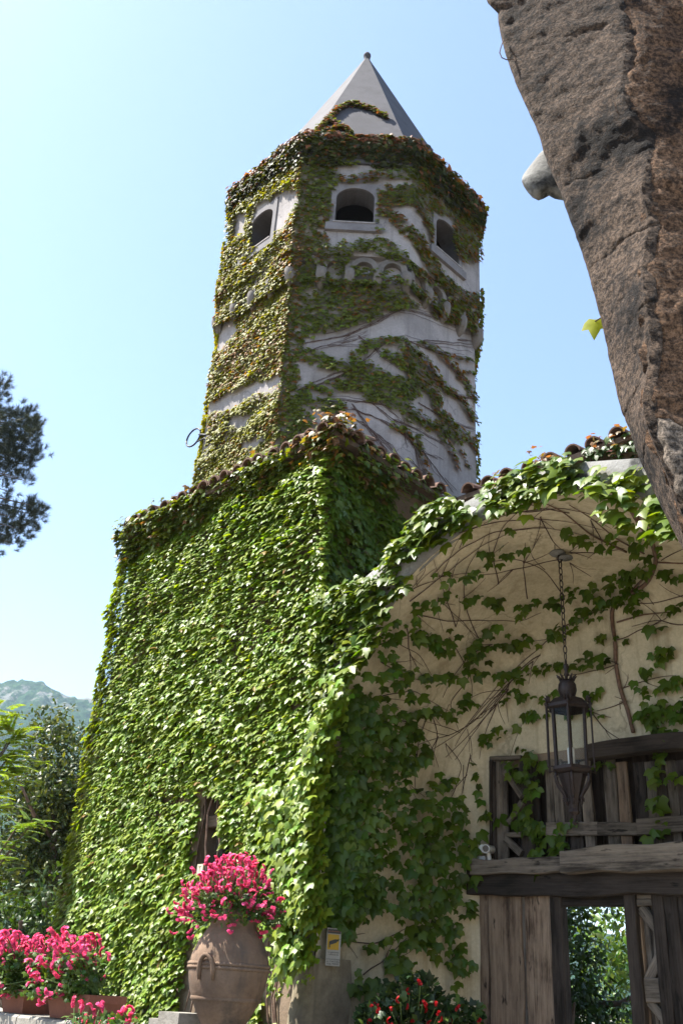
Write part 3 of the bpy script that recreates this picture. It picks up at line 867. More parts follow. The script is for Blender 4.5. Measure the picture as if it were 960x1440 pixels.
    # sprays lying on the spire
    for line, r in (([(440, 193), (455, 178), (475, 155), (492, 148), (505, 150), (525, 157), (545, 168)], 2.4), ([(445, 188), (462, 168), (478, 182)], 3), ([(440, 190), (470, 184), (482, 180), (495, 190)], 1.8)):
        pts = []
        for a, b2 in zip(line[:-1], line[1:]):
            m_ = int(np.hypot(b2[0] - a[0], b2[1] - a[1]) * 7)
            for q in range(m_):
                t = q / m_; pts.append((a[0] + (b2[0] - a[0]) * t + random.gauss(0, r * .5), a[1] + (b2[1] - a[1]) * t + random.gauss(0, r * .5)))
        n1 = (fn(1) * (5.07) + UP * 2.025).normalized(); p0 = TP(1, 0, 2.08, 13.99)
        P = on_plane(pts, p0, n1) + np.array(n1) * rng.uniform(.01, .08, (len(pts), 1)); n = len(P)
        X, Y, Zz = hang(np.tile(np.array(n1), (n, 1)), rng.normal(.4, .2, n), rng.normal(0, .5, n), .25)
        c = tints(n, (.10, .115, .02), .2); red = rng.random(n) < .35; c[red] = np.array((.24, .08, .045)) * rng.uniform(.6, 1, (red.sum(), 1))
        Ps.append(P); Xs.append(X); Ys.append(Y); Zs.append(Zz); S.append(rng.uniform(.05, .085, n)); C.append(c)
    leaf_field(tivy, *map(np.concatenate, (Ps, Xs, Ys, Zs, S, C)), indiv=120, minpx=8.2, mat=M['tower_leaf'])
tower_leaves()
# bare runners on the tower
def runner_fan(mb, lines, k_of, a, r0, off=.012, amp=2.2):
    for l in lines:
        pts = []
        for p, q in zip(l[:-1], l[1:]):
            m_ = max(2, int(np.hypot(q[0] - p[0], q[1] - p[1]) / 5))
            for i in range(m_):
                t = i / m_; pts.append((p[0] + (q[0] - p[0]) * t, p[1] + (q[1] - p[1]) * t))
        pts.append(l[-1])
        ph = random.uniform(0, 100)
        pts = [(x + (mnoise.noise((ph, i * .45, 0))) * amp, y + (mnoise.noise((ph + 5, i * .45, 0))) * amp) for i, (x, y) in enumerate(pts)]
        cur = []
        for x, y in pts:
            for k in k_of:
                p = on_plane([(x, y)], TP(k, 0, a, 0), fn(k))[0]
                s = (Vector(p) - TX).dot(ft(k))
                if abs(s) <= a * TT + .01: cur.append(Vector(p) + fn(k) * off); break
        if len(cur) > 1: mb.tube(cur, [r0 * (1 - .5 * i / len(cur)) for i in range(len(cur))], 4)
mb = MB()
base = [Z2(l) for l in ([(340, 215), (480, 190), (570, 150), (640, 112), (700, 122), (800, 160), (860, 172)], [(350, 240), (470, 205), (540, 180)], [(345, 350), (480, 300), (540, 255), (590, 205)],
        [(345, 345), (420, 310), (480, 285)], [(400, 395), (500, 400), (580, 430), (640, 470), (700, 525), (745, 545)], [(450, 410), (530, 440), (600, 500), (650, 560), (720, 620)],
        [(640, 205), (700, 205), (780, 215), (860, 225)], [(650, 200), (740, 235), (830, 250)], [(740, 330), (790, 360), (862, 372)], [(600, 390), (540, 380), (480, 372), (420, 372)],
        [(500, 385), (560, 470), (600, 520), (640, 590)], [(470, 395), (520, 470), (560, 500)], [(620, 440), (680, 500), (700, 560), (715, 610)], [(560, 385), (620, 430), (690, 460), (760, 500)],
        [(520, 190), (600, 250), (640, 270)], [(430, 215), (520, 215), (560, 210)], [(660, 540), (720, 600), (740, 640)], [(700, 520), (760, 600), (790, 640)], [(690, 380), (770, 430), (860, 460)],
        [(800, 200), (862, 212)], [(560, 360), (640, 430), (660, 500)], [(480, 330), (560, 350), (620, 380)])]
lines = []
for l in base:
    lines.append(l)
    for rep in range(4):
        dx, dy = random.uniform(-9, 9), random.uniform(-7, 9); n0 = random.randint(0, 1)
        lines.append([(x + dx * (i + .3) / len(l), y + dy * (i + .3) / len(l)) for i, (x, y) in enumerate(l)][n0:])
lines += [Z7(l) for l in ([(120, 930), (330, 870), (440, 825), (540, 830), (620, 860), (750, 900)], [(200, 950), (330, 885), (430, 845), (430, 860)], [(380, 950), (480, 935), (560, 960)], [(330, 690), (440, 690), (520, 730), (600, 770)], [(200, 660), (330, 665), (450, 700)])]
runner_fan(mb, lines, (1, 2), AS, .0042)
mb.build('runners', M['twig'], tivy, kind='stuff')
# iron bracket with a hoop on the tower's left edge
ib = thing('iron_bracket', 'small black iron hoop bracket on the left edge of the tower', 'bracket', on_plane([(293, 613)], TP(0, 0, AS, 0), fn(0))[0])
o = Vector(ib.location); t0, n0 = -ft(0), fn(0)
mb = MB(); mb.tube([o + t0 * (.30 + .17 * cos(a)) + n0 * .06 + UP * (.06 + .15 * sin(a)) for a in np.linspace(0, 2 * pi, 22)], .014, 6); mb.build('hoop', M['black_iron'], ib, True)
mb = MB(); mb.tube([o - t0 * .12, o + t0 * .02 + n0 * .05, o + t0 * .16 + n0 * .06 + UP * .06], .016, 6); mb.tube([o - t0 * .1 - UP * .12, o + t0 * .02 - UP * .06 + n0 * .05, o + t0 * .2 + n0 * .06 - UP * .06], .012, 6); mb.build('arm', M['black_iron'], ib, True)

# ------------------------------------------------------------------ vaulted porch
UC, ZC, RV, DV = 2.60, 3.50, 2.35, 2.2
porch = thing('porch', 'cream plastered vaulted porch with a weathered grey arched edge sheltering the wooden gate', 'porch', W(UC, 1.1, 0))
EXT = [(0.0, 5.36), (.3, 5.47), (.81, 5.66), (1.1, 5.78), (1.5, 5.94), (1.85, 6.06), (2.3, 6.13), (2.7, 6.14), (3.3, 6.04), (3.9, 5.88), (4.5, 5.68), (5.6, 5.3)]
def ext_z(u): return float(np.interp(u, [e[0] for e in EXT], [e[1] for e in EXT]))
CV = .55
def rv(v): return RV if v < DV - CV else RV - (CV - sqrt(max(0, CV * CV - (v - (DV - CV)) ** 2)))
def niche_row(v):
    r = rv(v); row = [W(UC - r, v, z) for z in np.linspace(0, ZC, 8)[:-1]]
    row += [W(UC - r * cos(a), v, ZC + r * sin(a)) for a in np.linspace(0, pi, 41)]
    row += [W(UC + r, v, z) for z in np.linspace(ZC, 0, 8)[1:]]
    return row
def rough_pt(p, amp, s):
    return p + Vector((mnoise.noise(p * s), mnoise.noise(p * s + Vector((7, 1, 3))), mnoise.noise(p * s + Vector((2, 9, 5))))) * amp
mb = MB(); vs = [0, .25, .5, .8, 1.1, 1.4, 1.65] + [DV - CV + CV * sin(a) for a in np.linspace(.15, pi / 2, 9)]
rows = [[rough_pt(p, .018, 1.3) for p in niche_row(v)] for v in vs]
mb.grid(rows)
mb.build('vault', M['vault_plaster'], porch, True)
# back wall, with the big opening for the timber gate left free
G0, G1, GZ = .50, 4.45, 4.12
mb = MB(); rb = rv(DV)
arc = [(UC - rb * cos(a), ZC + rb * sin(a)) for a in np.linspace(0, pi, 41)]
vb = DV - .002
mb.poly([W(UC - rb, vb, 0), W(G0, vb, 0), W(G0, vb, ZC), W(UC - rb, vb, ZC)])
mb.poly([W(G1, vb, 0), W(UC + rb, vb, 0), W(UC + rb, vb, ZC), W(G1, vb, ZC)])
for (ua, za), (ub, zb) in zip(arc[:-1], arc[1:]):
    def bz(u): return GZ if G0 - 1e-6 <= u <= G1 + 1e-6 else ZC
    if za < GZ and zb < GZ and G0 < (ua + ub) / 2 < G1: continue
    lo = bz((ua + ub) / 2)
    mb.poly([W(ua, vb, min(lo, za)), W(ub, vb, min(lo, zb)), W(ub, vb, zb), W(ua, vb, za)])
for ue in (G0, G1): mb.poly([W(ue, vb, 0), W(ue, vb + .5, 0), W(ue, vb + .5, GZ), W(ue, vb, GZ)])
mb.poly([W(G0, vb, GZ), W(G0, vb + .5, GZ), W(G1, vb + .5, GZ), W(G1, vb, GZ)])
mb.build('back_wall', M['vault_plaster'], porch)
# arch ring and parapet: stone edge, front face, top and outer side
mb = MB(); rows = [[], [], [], []]
for a in np.linspace(0, pi, 61):
    u, z = UC - RV * cos(a), ZC + RV * sin(a)
    e = (u, max(ext_z(u), z + .12))
    wob = mnoise.noise((a * 6, 0, 3)) * .012
    rows[0].append(W(u, .04, z + wob)); rows[1].append(W(u, -.03, z + .01 + wob))
    rows[2].append(W(e[0], -.03 + wob, e[1] - .02)); rows[3].append(W(e[0], .02, e[1] + wob))
rows.append([W(UC - RV * cos(a), .4, max(ext_z(UC - RV * cos(a)), ZC + RV * sin(a) + .12) - .04) for a in np.linspace(0, pi, 61)])
rows.append([W(UC - RV * cos(a), DV, max(ext_z(UC - RV * cos(a)), ZC + RV * sin(a) + .12) - .1) for a in np.linspace(0, pi, 61)])
rows = [[rough_pt(p, .022, 3.0) for p in r] for r in rows]
mb.grid(rows)
mb.build('arch_edge', M['ring_stone'], porch, True)
mb = MB()
def jamb(u0, u1):
    us = np.linspace(u0, u1, 4); rows = []
    for z in np.linspace(0, ZC + 1.2, 16):
        rows.append([rough_pt(W(u, -.02, z), .02, 2.5) for u in us])
    mb.grid(rows)
jamb(.0, UC - RV); mb.build('pier', M['pier_plaster'], porch, True); mb = MB()
jamb(UC + RV, 5.6)
mb.grid([[W(5.6, v, z) for v in (-.02, DV)] for z in (0, 5.3)])
mb.build('pier', M['pier_plaster'], porch, True)
# worn plaster buttress at the foot of the left pier
mb = MB(); rows = []
for z in np.linspace(0, 1.95, 18):
    f = max(0, 1 - z / 1.95) ** .6
    rows.append([rough_pt(W(u, v, z), .035, 3) for u, v in ((.0, .02), (.02, -.02 - .06 * f), (.10, -.03 - .10 * f), (.2, -.03 - .09 * f), (.29, .02 - .04 * f), (.33, .4))])
mb.grid(rows); mb.build('buttress', M['pier_plaster'], porch, True)

# ------------------------------------------------------------------ house wing behind the porch
wing = thing('house_wing', 'low house wing with a tiled eave and ivy fringe behind the porch arch', 'house', W(4, 2.6, 0))
mb = MB(); v0, v1 = 2.21, 2.95
mb.poly([W(0, v0, 4.0), W(8, v0, 4.0), W(8, v0, EZ - .07), W(0, v0, EZ - .07)])
mb.poly([W(4.95, v0, 0), W(8, v0, 0), W(8, v0, 4.0), W(4.95, v0, 4.0)])
mb.poly([W(0, v1, 2.75), W(0, v1, EZ - .07), W(8, v1, EZ - .07), W(8, v1, 2.75)])
mb.poly([W(0, v1, 0), W(.75, v1, 0), W(.75, v1, 2.75), W(0, v1, 2.75)]); mb.poly([W(2.25, v1, 0), W(8, v1, 0), W(8, v1, 2.75), W(2.25, v1, 2.75)])
mb.poly([W(8, v0, 0), W(8, v1, 0), W(8, v1, EZ - .07), W(8, v0, EZ - .07)])
mb.build('wall', M['house_plaster'], wing)
mb = MB(); mb.box(W(4.15, 2.57, EZ - .035), D_ * 3.87, NIN * .62, UP * .034); mb.build('eave', M['roof_bed'], wing)
mb = MB(); mb.grid([[W(.28, 1.95, EZ + .002), W(8, 1.95, EZ + .002)], [W(.28, 3.2, EZ + .32), W(8, 3.2, EZ + .32)], [W(.28, 4.4, EZ - .05), W(8, 4.4, EZ - .05)]]); mb.build('roof', M['roof_bed'], wing)
tile_row(wing, W(.45, 1.95, 0), W(5.4, 1.95, 0), NIN, EZ, step=.30, slope=.25)

# ------------------------------------------------------------------ timber gate with the boarded window above it
gate = thing('gate', 'old timber gate with plank leaves, heavy beam and boarded panel above, standing under the porch', 'gate', W(2.3, 2.2, 0))
def pl(x0, y0, x1, y1, name='plank', mat='wood_grey', v=2.2, T=.045, **kw):
    """upright board filling the sighted rectangle"""
    xm, ym = (x0 + x1) / 2, (y0 + min(y1, 1440)) / 2
    a, b2 = bw(x0, ym, v)[0], bw(x1, ym, v)[0]; z1, z0 = bw(xm, y0, v)[1], bw(xm, y1, v)[1]
    return plank_obj(name, M[mat], gate, W((a + b2) / 2, v, (z0 + z1) / 2), UP, D_, z1 - z0, abs(b2 - a), T, **kw)
def rl(x0, y0, x1, y1, w, name='rail', mat='wood_grey', v=2.17, T=.05, **kw):
    """rail or brace between two sighted points"""
    a, b2 = bw(x0, y0, v), bw(x1, y1, v); p, q = W(a[0], v, a[1]), W(b2[0], v, b2[1])
    return plank_obj(name, M[mat], gate, (p + q) / 2, q - p, UP if abs((q - p).normalized().z) < .9 else D_, (q - p).length, w, T, **kw)
Z3 = lambda x, y: (640 + x / 3, 1020 + y / 3)
Z4 = lambda x, y: (640 + x / 3, 1220 + y / 3)
def P3(a, b2, c, d, **kw): pl(*Z3(a, b2), *Z3(c, d), **kw)
def R3(a, b2, c, d, w, **kw): rl(*Z3(a, b2), *Z3(c, d), w, **kw)
# boarded panel: boards at different depths
for a, c, mt, v in ((158, 172, 'wood_dark', 2.16), (172, 205, 'wood_grey', 2.19), (206, 222, 'wood_grey', 2.2), (278, 330, 'wood_dark', 2.2), (331, 356, 'wood_dark', 2.21), (386, 420, 'wood_grey', 2.2), (421, 458, 'wood_grey', 2.21), (459, 536, 'wood_dark', 2.22), (540, 582, 'wood_grey', 2.19),
                    (640, 690, 'wood_grey', 2.21), (692, 740, 'wood_brown', 2.2), (768, 815, 'wood_dark', 2.22), (816, 862, 'wood_grey', 2.22), (864, 905, 'wood_dark', 2.21), (906, 950, 'wood_grey', 2.22), (952, 1010, 'wood_dark', 2.21), (1012, 1080, 'wood_brown', 2.22)):
    P3(a, 150 + random.uniform(-6, 6), c, 572, mat=mt, v=v, rough=.008)
R3(148, 142, 278, 136, .05, v=2.14); R3(385, 437, 600, 436, .13, v=2.15, T=.04); R3(585, 440, 768, 436, .12, v=2.16, mat='wood_grey'); R3(768, 428, 1080, 405, .15, v=2.15)
R3(210, 196, 282, 300, .07, v=2.15); R3(284, 325, 226, 412, .07, v=2.15); R3(212, 478, 280, 540, .07, v=2.15); R3(210, 462, 280, 462, .05, v=2.16)
R3(560, 118, 1090, 62, .16, name='lintel', mat='wood_dark', v=2.10, T=.16, bend=.02); R3(600, 92, 1090, 42, .07, name='lintel', mat='wood_grey', v=2.08, T=.10)
R3(150, 150, 150, 560, .03, v=2.13, mat='wood_dark')
# log and beam
R3(84, 607, 520, 586, .15, name='log', v=2.04, T=.2, mat='wood_grey', rough=.02, segs=14); R3(470, 576, 1100, 556, .22, name='log', v=2.0, T=.26, mat='wood_grey', rough=.025, segs=16, bend=.015)
R3(72, 652, 1100, 640, .32, name='beam', v=2.12, T=.22, mat='wood_dark', rough=.014, segs=14)
# left leaf
def P4(a, b2, c, d, **kw): pl(*Z4(a, b2), *Z4(c, d), **kw)
def R4(a, b2, c, d, w, **kw): rl(*Z4(a, b2), *Z4(c, d), w, **kw)
for a, c, mt, v, T in ((110, 146, 'wood_brown', 2.15, .07), (148, 289, 'wood_brown', 2.13, .06), (290, 314, 'wood_grey', 2.155, .05), (304, 432, 'wood_brown', 2.12, .06)):
    P4(a, 100, c, 1700, mat=mt, v=v, T=T, rough=.012, segs=20)
P4(418, 95, 468, 1700, name='post', mat='wood_dark', v=2.14, T=.12, segs=12)
P4(738, 100, 788, 1700, name='post', mat='wood_dark', v=2.14, T=.12, segs=12); P4(778, 110, 800, 1700, name='post', mat='wood_brown', v=2.18, T=.06)
R4(452, 128, 740, 125, .16, name='lintel', mat='wood_dark', v=2.16, T=.1); R4(455, 102, 560, 101, .05, name='strip', mat='wood_grey', v=2.09, T=.03)
# right leaf: bracing in front of boards
for a, c in ((800, 838), (840, 880), (882, 930)): P4(a, 108, c, 1700, mat='wood_grey' if a < 850 else 'wood_dark', v=2.235, T=.04, segs=10)
P4(852, 112, 905, 1700, mat='wood_dark', v=2.13, T=.06, segs=12); P4(906, 112, 965, 1700, mat='wood_dark', v=2.125, T=.06, segs=12); P4(966, 112, 1060, 1700, mat='wood_dark', v=2.13, T=.06, segs=12)
R4(768, 121, 852, 119, .09, v=2.15); R4(768, 151, 852, 149, .06, v=2.14); R4(782, 170, 872, 285, .10, v=2.165); R4(880, 350, 812, 478, .09, v=2.165); R4(802, 515, 896, 515, .20, v=2.15, name='block'); R4(808, 552, 900, 662, .08, v=2.165)
R4(900, 662, 990, 780, .08, v=2.165)
mb = MB()
zo = bw(840, 1268)[1]; ua, ub = bw(796, 1350)[0], bw(890, 1350)[0]
mb.box(W((G0 + G1) / 2, 2.42, (zo + GZ) / 2 + .05), D_ * ((G1 - G0) / 2 - .004), NIN * .02, UP * ((GZ - zo) / 2 + .04))
ua -= .17; ub -= .10
mb.box(W((G0 + ua) / 2 - .01, 2.42, zo / 2), D_ * ((ua - G0) / 2 - .01), NIN * .02, UP * (zo / 2)); mb.box(W((ub + G1) / 2 + .03, 2.42, zo / 2), D_ * ((G1 - ub) / 2 - .04), NIN * .02, UP * (zo / 2))
mb.build('added_backing', M['wood_dark'], gate)  # boards added behind the gate to keep garden light out of the gaps

# ------------------------------------------------------------------ sight lines onto the porch surfaces
def niche_hit(P):
    """first porch surface met by each sight line -> points, outward normals, on_front flag"""
    P = np.asarray(P, float).reshape(-1, 2); R = rays(P); E = np.array(EYE); n = np.array(NF)
    t0 = ((np.array(K) - E) @ n) / (R @ n)
    def inside(X):
        u, v, z = uvz(X)
        vv = np.clip(v, 0, DV); r = np.where(vv < DV - CV, RV, RV - (CV - np.sqrt(np.maximum(0, CV * CV - (vv - (DV - CV)) ** 2))))
        q = np.where(z > ZC, np.hypot(u - UC, z - ZC), np.abs(u - UC))
        return (q < r) & (v < DV)
    X0 = E + R * t0[:, None]
    front = ~inside(X0 + np.array(NIN) * 1e-4)
    lo = t0.copy(); hi = t0.copy(); done = front.copy(); t = t0.copy()
    for i in range(90):
        t2 = t + .05
        ins = inside(E + R * t2[:, None])
        new = ~ins & ~done
        lo[new] = t[new]; hi[new] = t2[new]; done |= new; t = t2
    for i in range(12):
        mid = (lo + hi) / 2; ins = inside(E + R * mid[:, None])
        lo = np.where(ins, mid, lo); hi = np.where(ins, hi, mid)
    X = np.where(front[:, None], X0, E + R * lo[:, None])
    u, v, z = uvz(X)
    rad = np.where((z > ZC)[:, None], -(np.outer(u - UC, DN) + np.outer(z - ZC, [0, 0, 1.])), -np.outer(u - UC, DN))
    nn = np.where((front | (v > DV - .12))[:, None], n[None], nz(rad))
    return X, nn, front

# ------------------------------------------------------------------ ivy: the sunlit front of the house
hivy = thing('ivy', 'dense sunlit green ivy blanket covering the front of the square house', 'climbing plant', W(-2, 0, 0))
def house_front_leaves():
    dens = 1250; u0, u1, z0, z1 = UL - .16, .14, .9, EZ - .05
    n = int((u1 - u0) * (z1 - z0) * dens)
    u = rng.uniform(u0, u1, n); z = rng.uniform(z0, z1, n)
    P = Wn(u, np.zeros(n), z); px, _ = proj(P)
    keep = np.ones(n, bool)
    wob = np.stack([vnoise(P, 4.0) - .5, vnoise(P + 31, 4.0) - .5], 1) * 16
    for g in ([(290, 1112), (318, 1128), (326, 1175), (322, 1232), (290, 1238), (272, 1215), (283, 1160)], [(262, 1340), (285, 1290), (300, 1440), (256, 1440)], [(375, 1280), (402, 1300), (420, 1345), (432, 1440), (368, 1440)]):
        keep &= ~in_poly(px + wob, g)
    # thinner on the patch beside the window and low down by the jar
    keep &= ~(in_poly(px, [(245, 1120), (300, 1100), (300, 1320), (235, 1330)]) & (rng.random(n) < .22))
    keep &= ~(in_poly(px, [(380, 1190), (470, 1100), (470, 1440), (385, 1440)]) & (rng.random(n) < .35))
    keep &= rng.random(n) < np.clip(.75 + 2.2 * (vnoise(P, 1.7) * .6 + vnoise(P, 5) * .4 - .12), .3, 1)
    u, z, P = u[keep], z[keep], P[keep]; n = len(P)
    roll = vnoise(np.stack([u * .9 + z * .35, z * 2.1 - u * .75, u * 0], 1), 1.1)
    fine = vnoise(np.stack([u, z, u * 0], 1), 3.5)
    depth = .05 + .08 * roll * fine + .06 * fine
    top = np.clip((z - 5.6) / 1.6, 0, 1) * np.clip((u + 3.6) / 3.6, 0, 1)
    depth += .16 * top
    depth *= 1 - .5 * np.clip((z - 7.0) / .5, 0, 1)
    lay = rng.random(n) ** .5
    P = P + np.array(NF) * (.02 + depth * lay)[:, None]
    nw = np.tile(np.array(NF), (n, 1))
    # leaves near the two vertical edges turn round the corner
    e = np.clip((UL + .25 - u) / .3, 0, 1); nw = nz(nw - DN * e[:, None])
    e = np.clip((u + .1) / .25, 0, 1) * .8; nw = nz(nw + DN * e[:, None])
    X, Y, Z = hang(nw, np.clip(rng.normal(.80, .24, n), .1, 1.4), rng.normal(0, .34, n), .17)
    size = np.clip(rng.normal(.082, .018, n) * (.75 + .5 * vnoise(P, 1.1)) * np.where(rng.random(n) < .12, .6, 1), .035, .135)
    c = tints(n, GREEN, .2, LIME, .4)
    yel = np.clip((UL + .5 - u) / .6, 0, 1) * .6
    w = (rng.random(n) < yel)[:, None] * .6
    c = c * (1 - w) + np.array((.14, .16, .012)) * w
    br = rng.random(n) < .012 + .12 * np.clip((z - 7.1) / .3, 0, 1)
    c[br] = c[br] * .4 + np.array(RED) * .6
    leaf_field(hivy, P, X, Y, Z, size, c, indiv=300)
house_front_leaves()
mb = MB()
for i in range(26):
    u = random.uniform(UL + .1, -.1); pts = []; z = .9
    while z < EZ - .4:
        pts.append(W(u, -.03, z)); z += .35; u = min(-.05, max(UL + .05, u + random.uniform(-.12, .12)))
    mb.tube(pts, random.uniform(.006, .014), 5)
mb.build('stems', M['vine_wood'], hivy, kind='stuff')

# ivy on the shaded side of the house, above the porch roof
sivy = thing('ivy', 'deep shaded green ivy on the right side of the square house above the porch arch', 'climbing plant', W(0, 1.1, 5.4))
def house_side_leaves():
    n = 4600; v = rng.uniform(-.1, 2.15, n); z = rng.uniform(5.3, EZ - .08, n)
    P = Wn(np.zeros(n), v, z); px, _ = proj(P)
    wob = np.stack([vnoise(P, 4) - .5, vnoise(P + 9, 4) - .5], 1) * 22
    keep = ~in_poly(px + wob, [(560, 672), (690, 740), (690, 860), (575, 770), (548, 712)])
    keep &= ~((v > 1.3) & (rng.random(n) < .5)); keep &= ~((z > EZ - .25) & (rng.random(n) < .45))
    P, v, z = P[keep], v[keep], z[keep]; n = len(P)
    P = P + DN * (.03 + .24 * vnoise(P, 2.6) * rng.random(n) ** .6)[:, None]
    X, Y, Z = hang(np.tile(DN, (n, 1)), np.clip(rng.normal(.55, .22, n), .05, 1.2), rng.normal(0, .42, n), .2)
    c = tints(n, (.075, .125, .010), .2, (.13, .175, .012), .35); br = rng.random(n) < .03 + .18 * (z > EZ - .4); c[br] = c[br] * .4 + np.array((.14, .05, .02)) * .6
    leaf_field(sivy, P, X, Y, Z, np.clip(rng.normal(.09, .02, n), .05, .14), c, indiv=250)
house_side_leaves()

# leaves lying on the tiled eave of the house (reddish fringe)
eivy = thing('ivy', 'reddish ivy fringe growing along the tiled eave at the foot of the tower', 'climbing plant', W(0, -.25, EZ))
def eave_leaves():
    out = []
    for a, b2, nw, n in ((W(.3, -.25, 0), W(UL - .04, -.25, 0), NF, 4600), (W(.3, -.25, 0), W(.3, 2.0, 0), D_, 700)):
        t = rng.random(n)
        P = np.array(a) + np.outer(t, np.array(b2 - a)); L = (b2 - a).length
        lump = vnoise(P, 2.4)
        k = rng.random(n) < np.clip((lump - .12) * 2.4, .22, 1) * (1 if nw is NF else np.clip(1.15 - t, .15, 1))
        P, lump, t = P[k], lump[k], t[k]; m_ = len(P)
        q = rng.random(m_)
        P[:, 2] = EZ + .15 - q * (.40 + .36 * lump) + .06 * rng.random(m_)
        P += np.outer(rng.uniform(-.03, .11, m_) * (.4 + lump) - .15 * np.clip(q * 2 - .8, 0, 1) - np.where(q < .3, .30 * rng.random(m_), 0), np.array(nw))
        X, Y, Z = hang(np.tile(np.array(nw), (m_, 1)), rng.normal(.75, .3, m_), rng.normal(0, .5, m_), .3)
        c = tints(m_, (.075, .105, .011), .2, (.16, .185, .014), .5)
        corner = np.exp(-(t * L / .55) ** 2)
        red = rng.random(m_) < .10 + .35 * corner; c[red] = c[red] * .3 + np.array((.21, .075, .04)) * rng.uniform(.5, 1, (red.sum(), 1))
        out.append((P, X, Y, Z, rng.uniform(.06, .115, m_), c))
    # big tuft on the corner
    m_ = 130; P = np.array(W(.2, -.2, EZ + .12)) + rng.normal(0, 1, (m_, 3)) * np.array([.12, .10, .07])
    X, Y, Z = hang(nz(np.tile(np.array((-.1, -1, .2)), (m_, 1)) + rng.normal(0, .4, (m_, 3))), rng.normal(.8, .3, m_), rng.normal(0, .6, m_), .3)
    c = tints(m_, (.10, .09, .02), .2); red = rng.random(m_) < .4; c[red] = np.array((.22, .10, .05)) * rng.uniform(.6, 1, (red.sum(), 1))
    out.append((P, X, Y, Z, rng.uniform(.05, .085, m_), c))
    leaf_field(eivy, *[np.concatenate(q) for q in zip(*out)], indiv=150)
eave_leaves()

# ------------------------------------------------------------------ ivy on the porch: sunlit edge, shaded inside
def Z4z(l): return [(480 + .5 * x, 600 + .5 * y) for x, y in l]
def Z5z(l): return [(480 + .5 * x, 1000 + .5 * y) for x, y in l]
def scatter_poly(poly, per):
    p = np.array(poly); lo, hi = p.min(0), p.max(0)
    n = int((hi[0] - lo[0]) * (hi[1] - lo[1]) * per)
    q = rng.uniform(lo, hi, (n, 2))
    return q[in_poly(q + rng.normal(0, 4, q.shape), poly)]
def scatter_line(line, r, per):
    out = []
    for a, b2 in zip(line[:-1], line[1:]):
        a, b2 = np.array(a, float), np.array(b2, float); L = np.linalg.norm(b2 - a); n = max(1, int(L * per))
        t = rng.random((n, 1)); out.append(a + (b2 - a) * t + rng.normal(0, .45, (n, 2)) * r)
    return np.concatenate(out)
pivy = thing('ivy', 'bright sunlit ivy draped over the grey arched edge of the porch', 'climbing plant', W(2, 0, 5.6))
def porch_edge_leaves():
    polys = [(Z4z([(-20, 470), (70, 425), (205, 420), (150, 490), (118, 620), (70, 690), (40, 730), (-60, 830), (-60, 500)]), .055, .16, .115),
             (Z4z([(150, 355), (225, 250), (340, 212), (392, 262), (300, 330), (262, 362), (210, 350), (160, 400)]), .06, .2, .12),
             (Z4z([(100, 420), (150, 370), (170, 400), (130, 430)]), .04, .14, .11),
             (Z4z([(415, 190), (480, 128), (560, 108), (668, 85), (690, 128), (640, 185), (560, 235), (480, 262), (430, 262)]), .036, .2, .12),
             (Z4z([(640, 190), (700, 160), (790, 150), (870, 130), (885, 170), (860, 190), (760, 190), (700, 205), (650, 215)]), .018, .16, .13),
             (Z4z([(690, 125), (870, 118), (875, 135), (700, 145)]), .009, .12, .12),
             (Z4z([(750, 200), (800, 180), (850, 200), (845, 260), (830, 310), (770, 300)]), .022, .26, .14), (Z4z([(870, 190), (960, 230), (1000, 340), (890, 330)]), .022, .22, .135)]
    out = []
    for poly, per, dep, sz in polys:
        px = scatter_poly(poly, per); P = on_plane(px, W(0, 0, 0), NF); n = len(P)
        u, v, z = uvz(P)
        ez = np.array([ext_z(x) for x in u]) + .06
        # leaves above the parapet line lie back on its top
        over = np.maximum(0, z - ez)
        P[:, 2] -= over * .85
        lump = vnoise(P, 3)
        P += np.outer(rng.random(n) ** .7 * dep * (.5 + lump), np.array(NF)) - np.outer(over * 1.6, np.array(NF))
        X, Y, Z = hang(np.tile(np.array(NF), (n, 1)), np.clip(rng.normal(.8, .3, n), .1, 1.5), rng.normal(0, .5, n), .25)
        out.append((P, X, Y, Z, np.clip(rng.normal(sz, .026, n), .06, .19), tints(n, (.075, .125, .009), .2, (.17, .20, .011), .5)))
    # the curtain that hangs beside the flower jar
    for line, r, per in (([(500, 965), (470, 1050), (452, 1150), (448, 1240), (455, 1300)], 13, 1.6), ([(480, 1000), (468, 1100), (462, 1200)], 10, 1.0), ([(400, 1110), (420, 1180), (430, 1250), (425, 1310), (440, 1360)], 26, 1.7), ([(445, 1080), (440, 1180), (440, 1280)], 16, 1.3), ([(462, 1060), (458, 1180), (458, 1300)], 7, 1.5), ([(410, 1300), (432, 1330), (446, 1350)], 14, 1.2), ([(452, 1300), (453, 1385)], 2.5, .5), ([(417, 1340), (414, 1400)], 3, .5), ([(395, 1330), (412, 1400)], 3, .4)):
        px = scatter_line(line, r, per); P = on_plane(px, W(0, -.05, 0), NF); n = len(P)
        P += np.outer(rng.uniform(.05, .34, n), np.array(NF))
        X, Y, Z = hang(np.tile(np.array(NF), (n, 1)), np.clip(rng.normal(.6, .25, n), .1, 1.4), rng.normal(0, .45, n), .2)
        out.append((P, X, Y, Z, np.clip(rng.normal(.10 if r > 4 else .05, .02, n), .03, .15), tints(n, GREEN, .2, LIME, .4)))
    leaf_field(pivy, *[np.concatenate(q) for q in zip(*out)], indiv=300)
porch_edge_leaves()

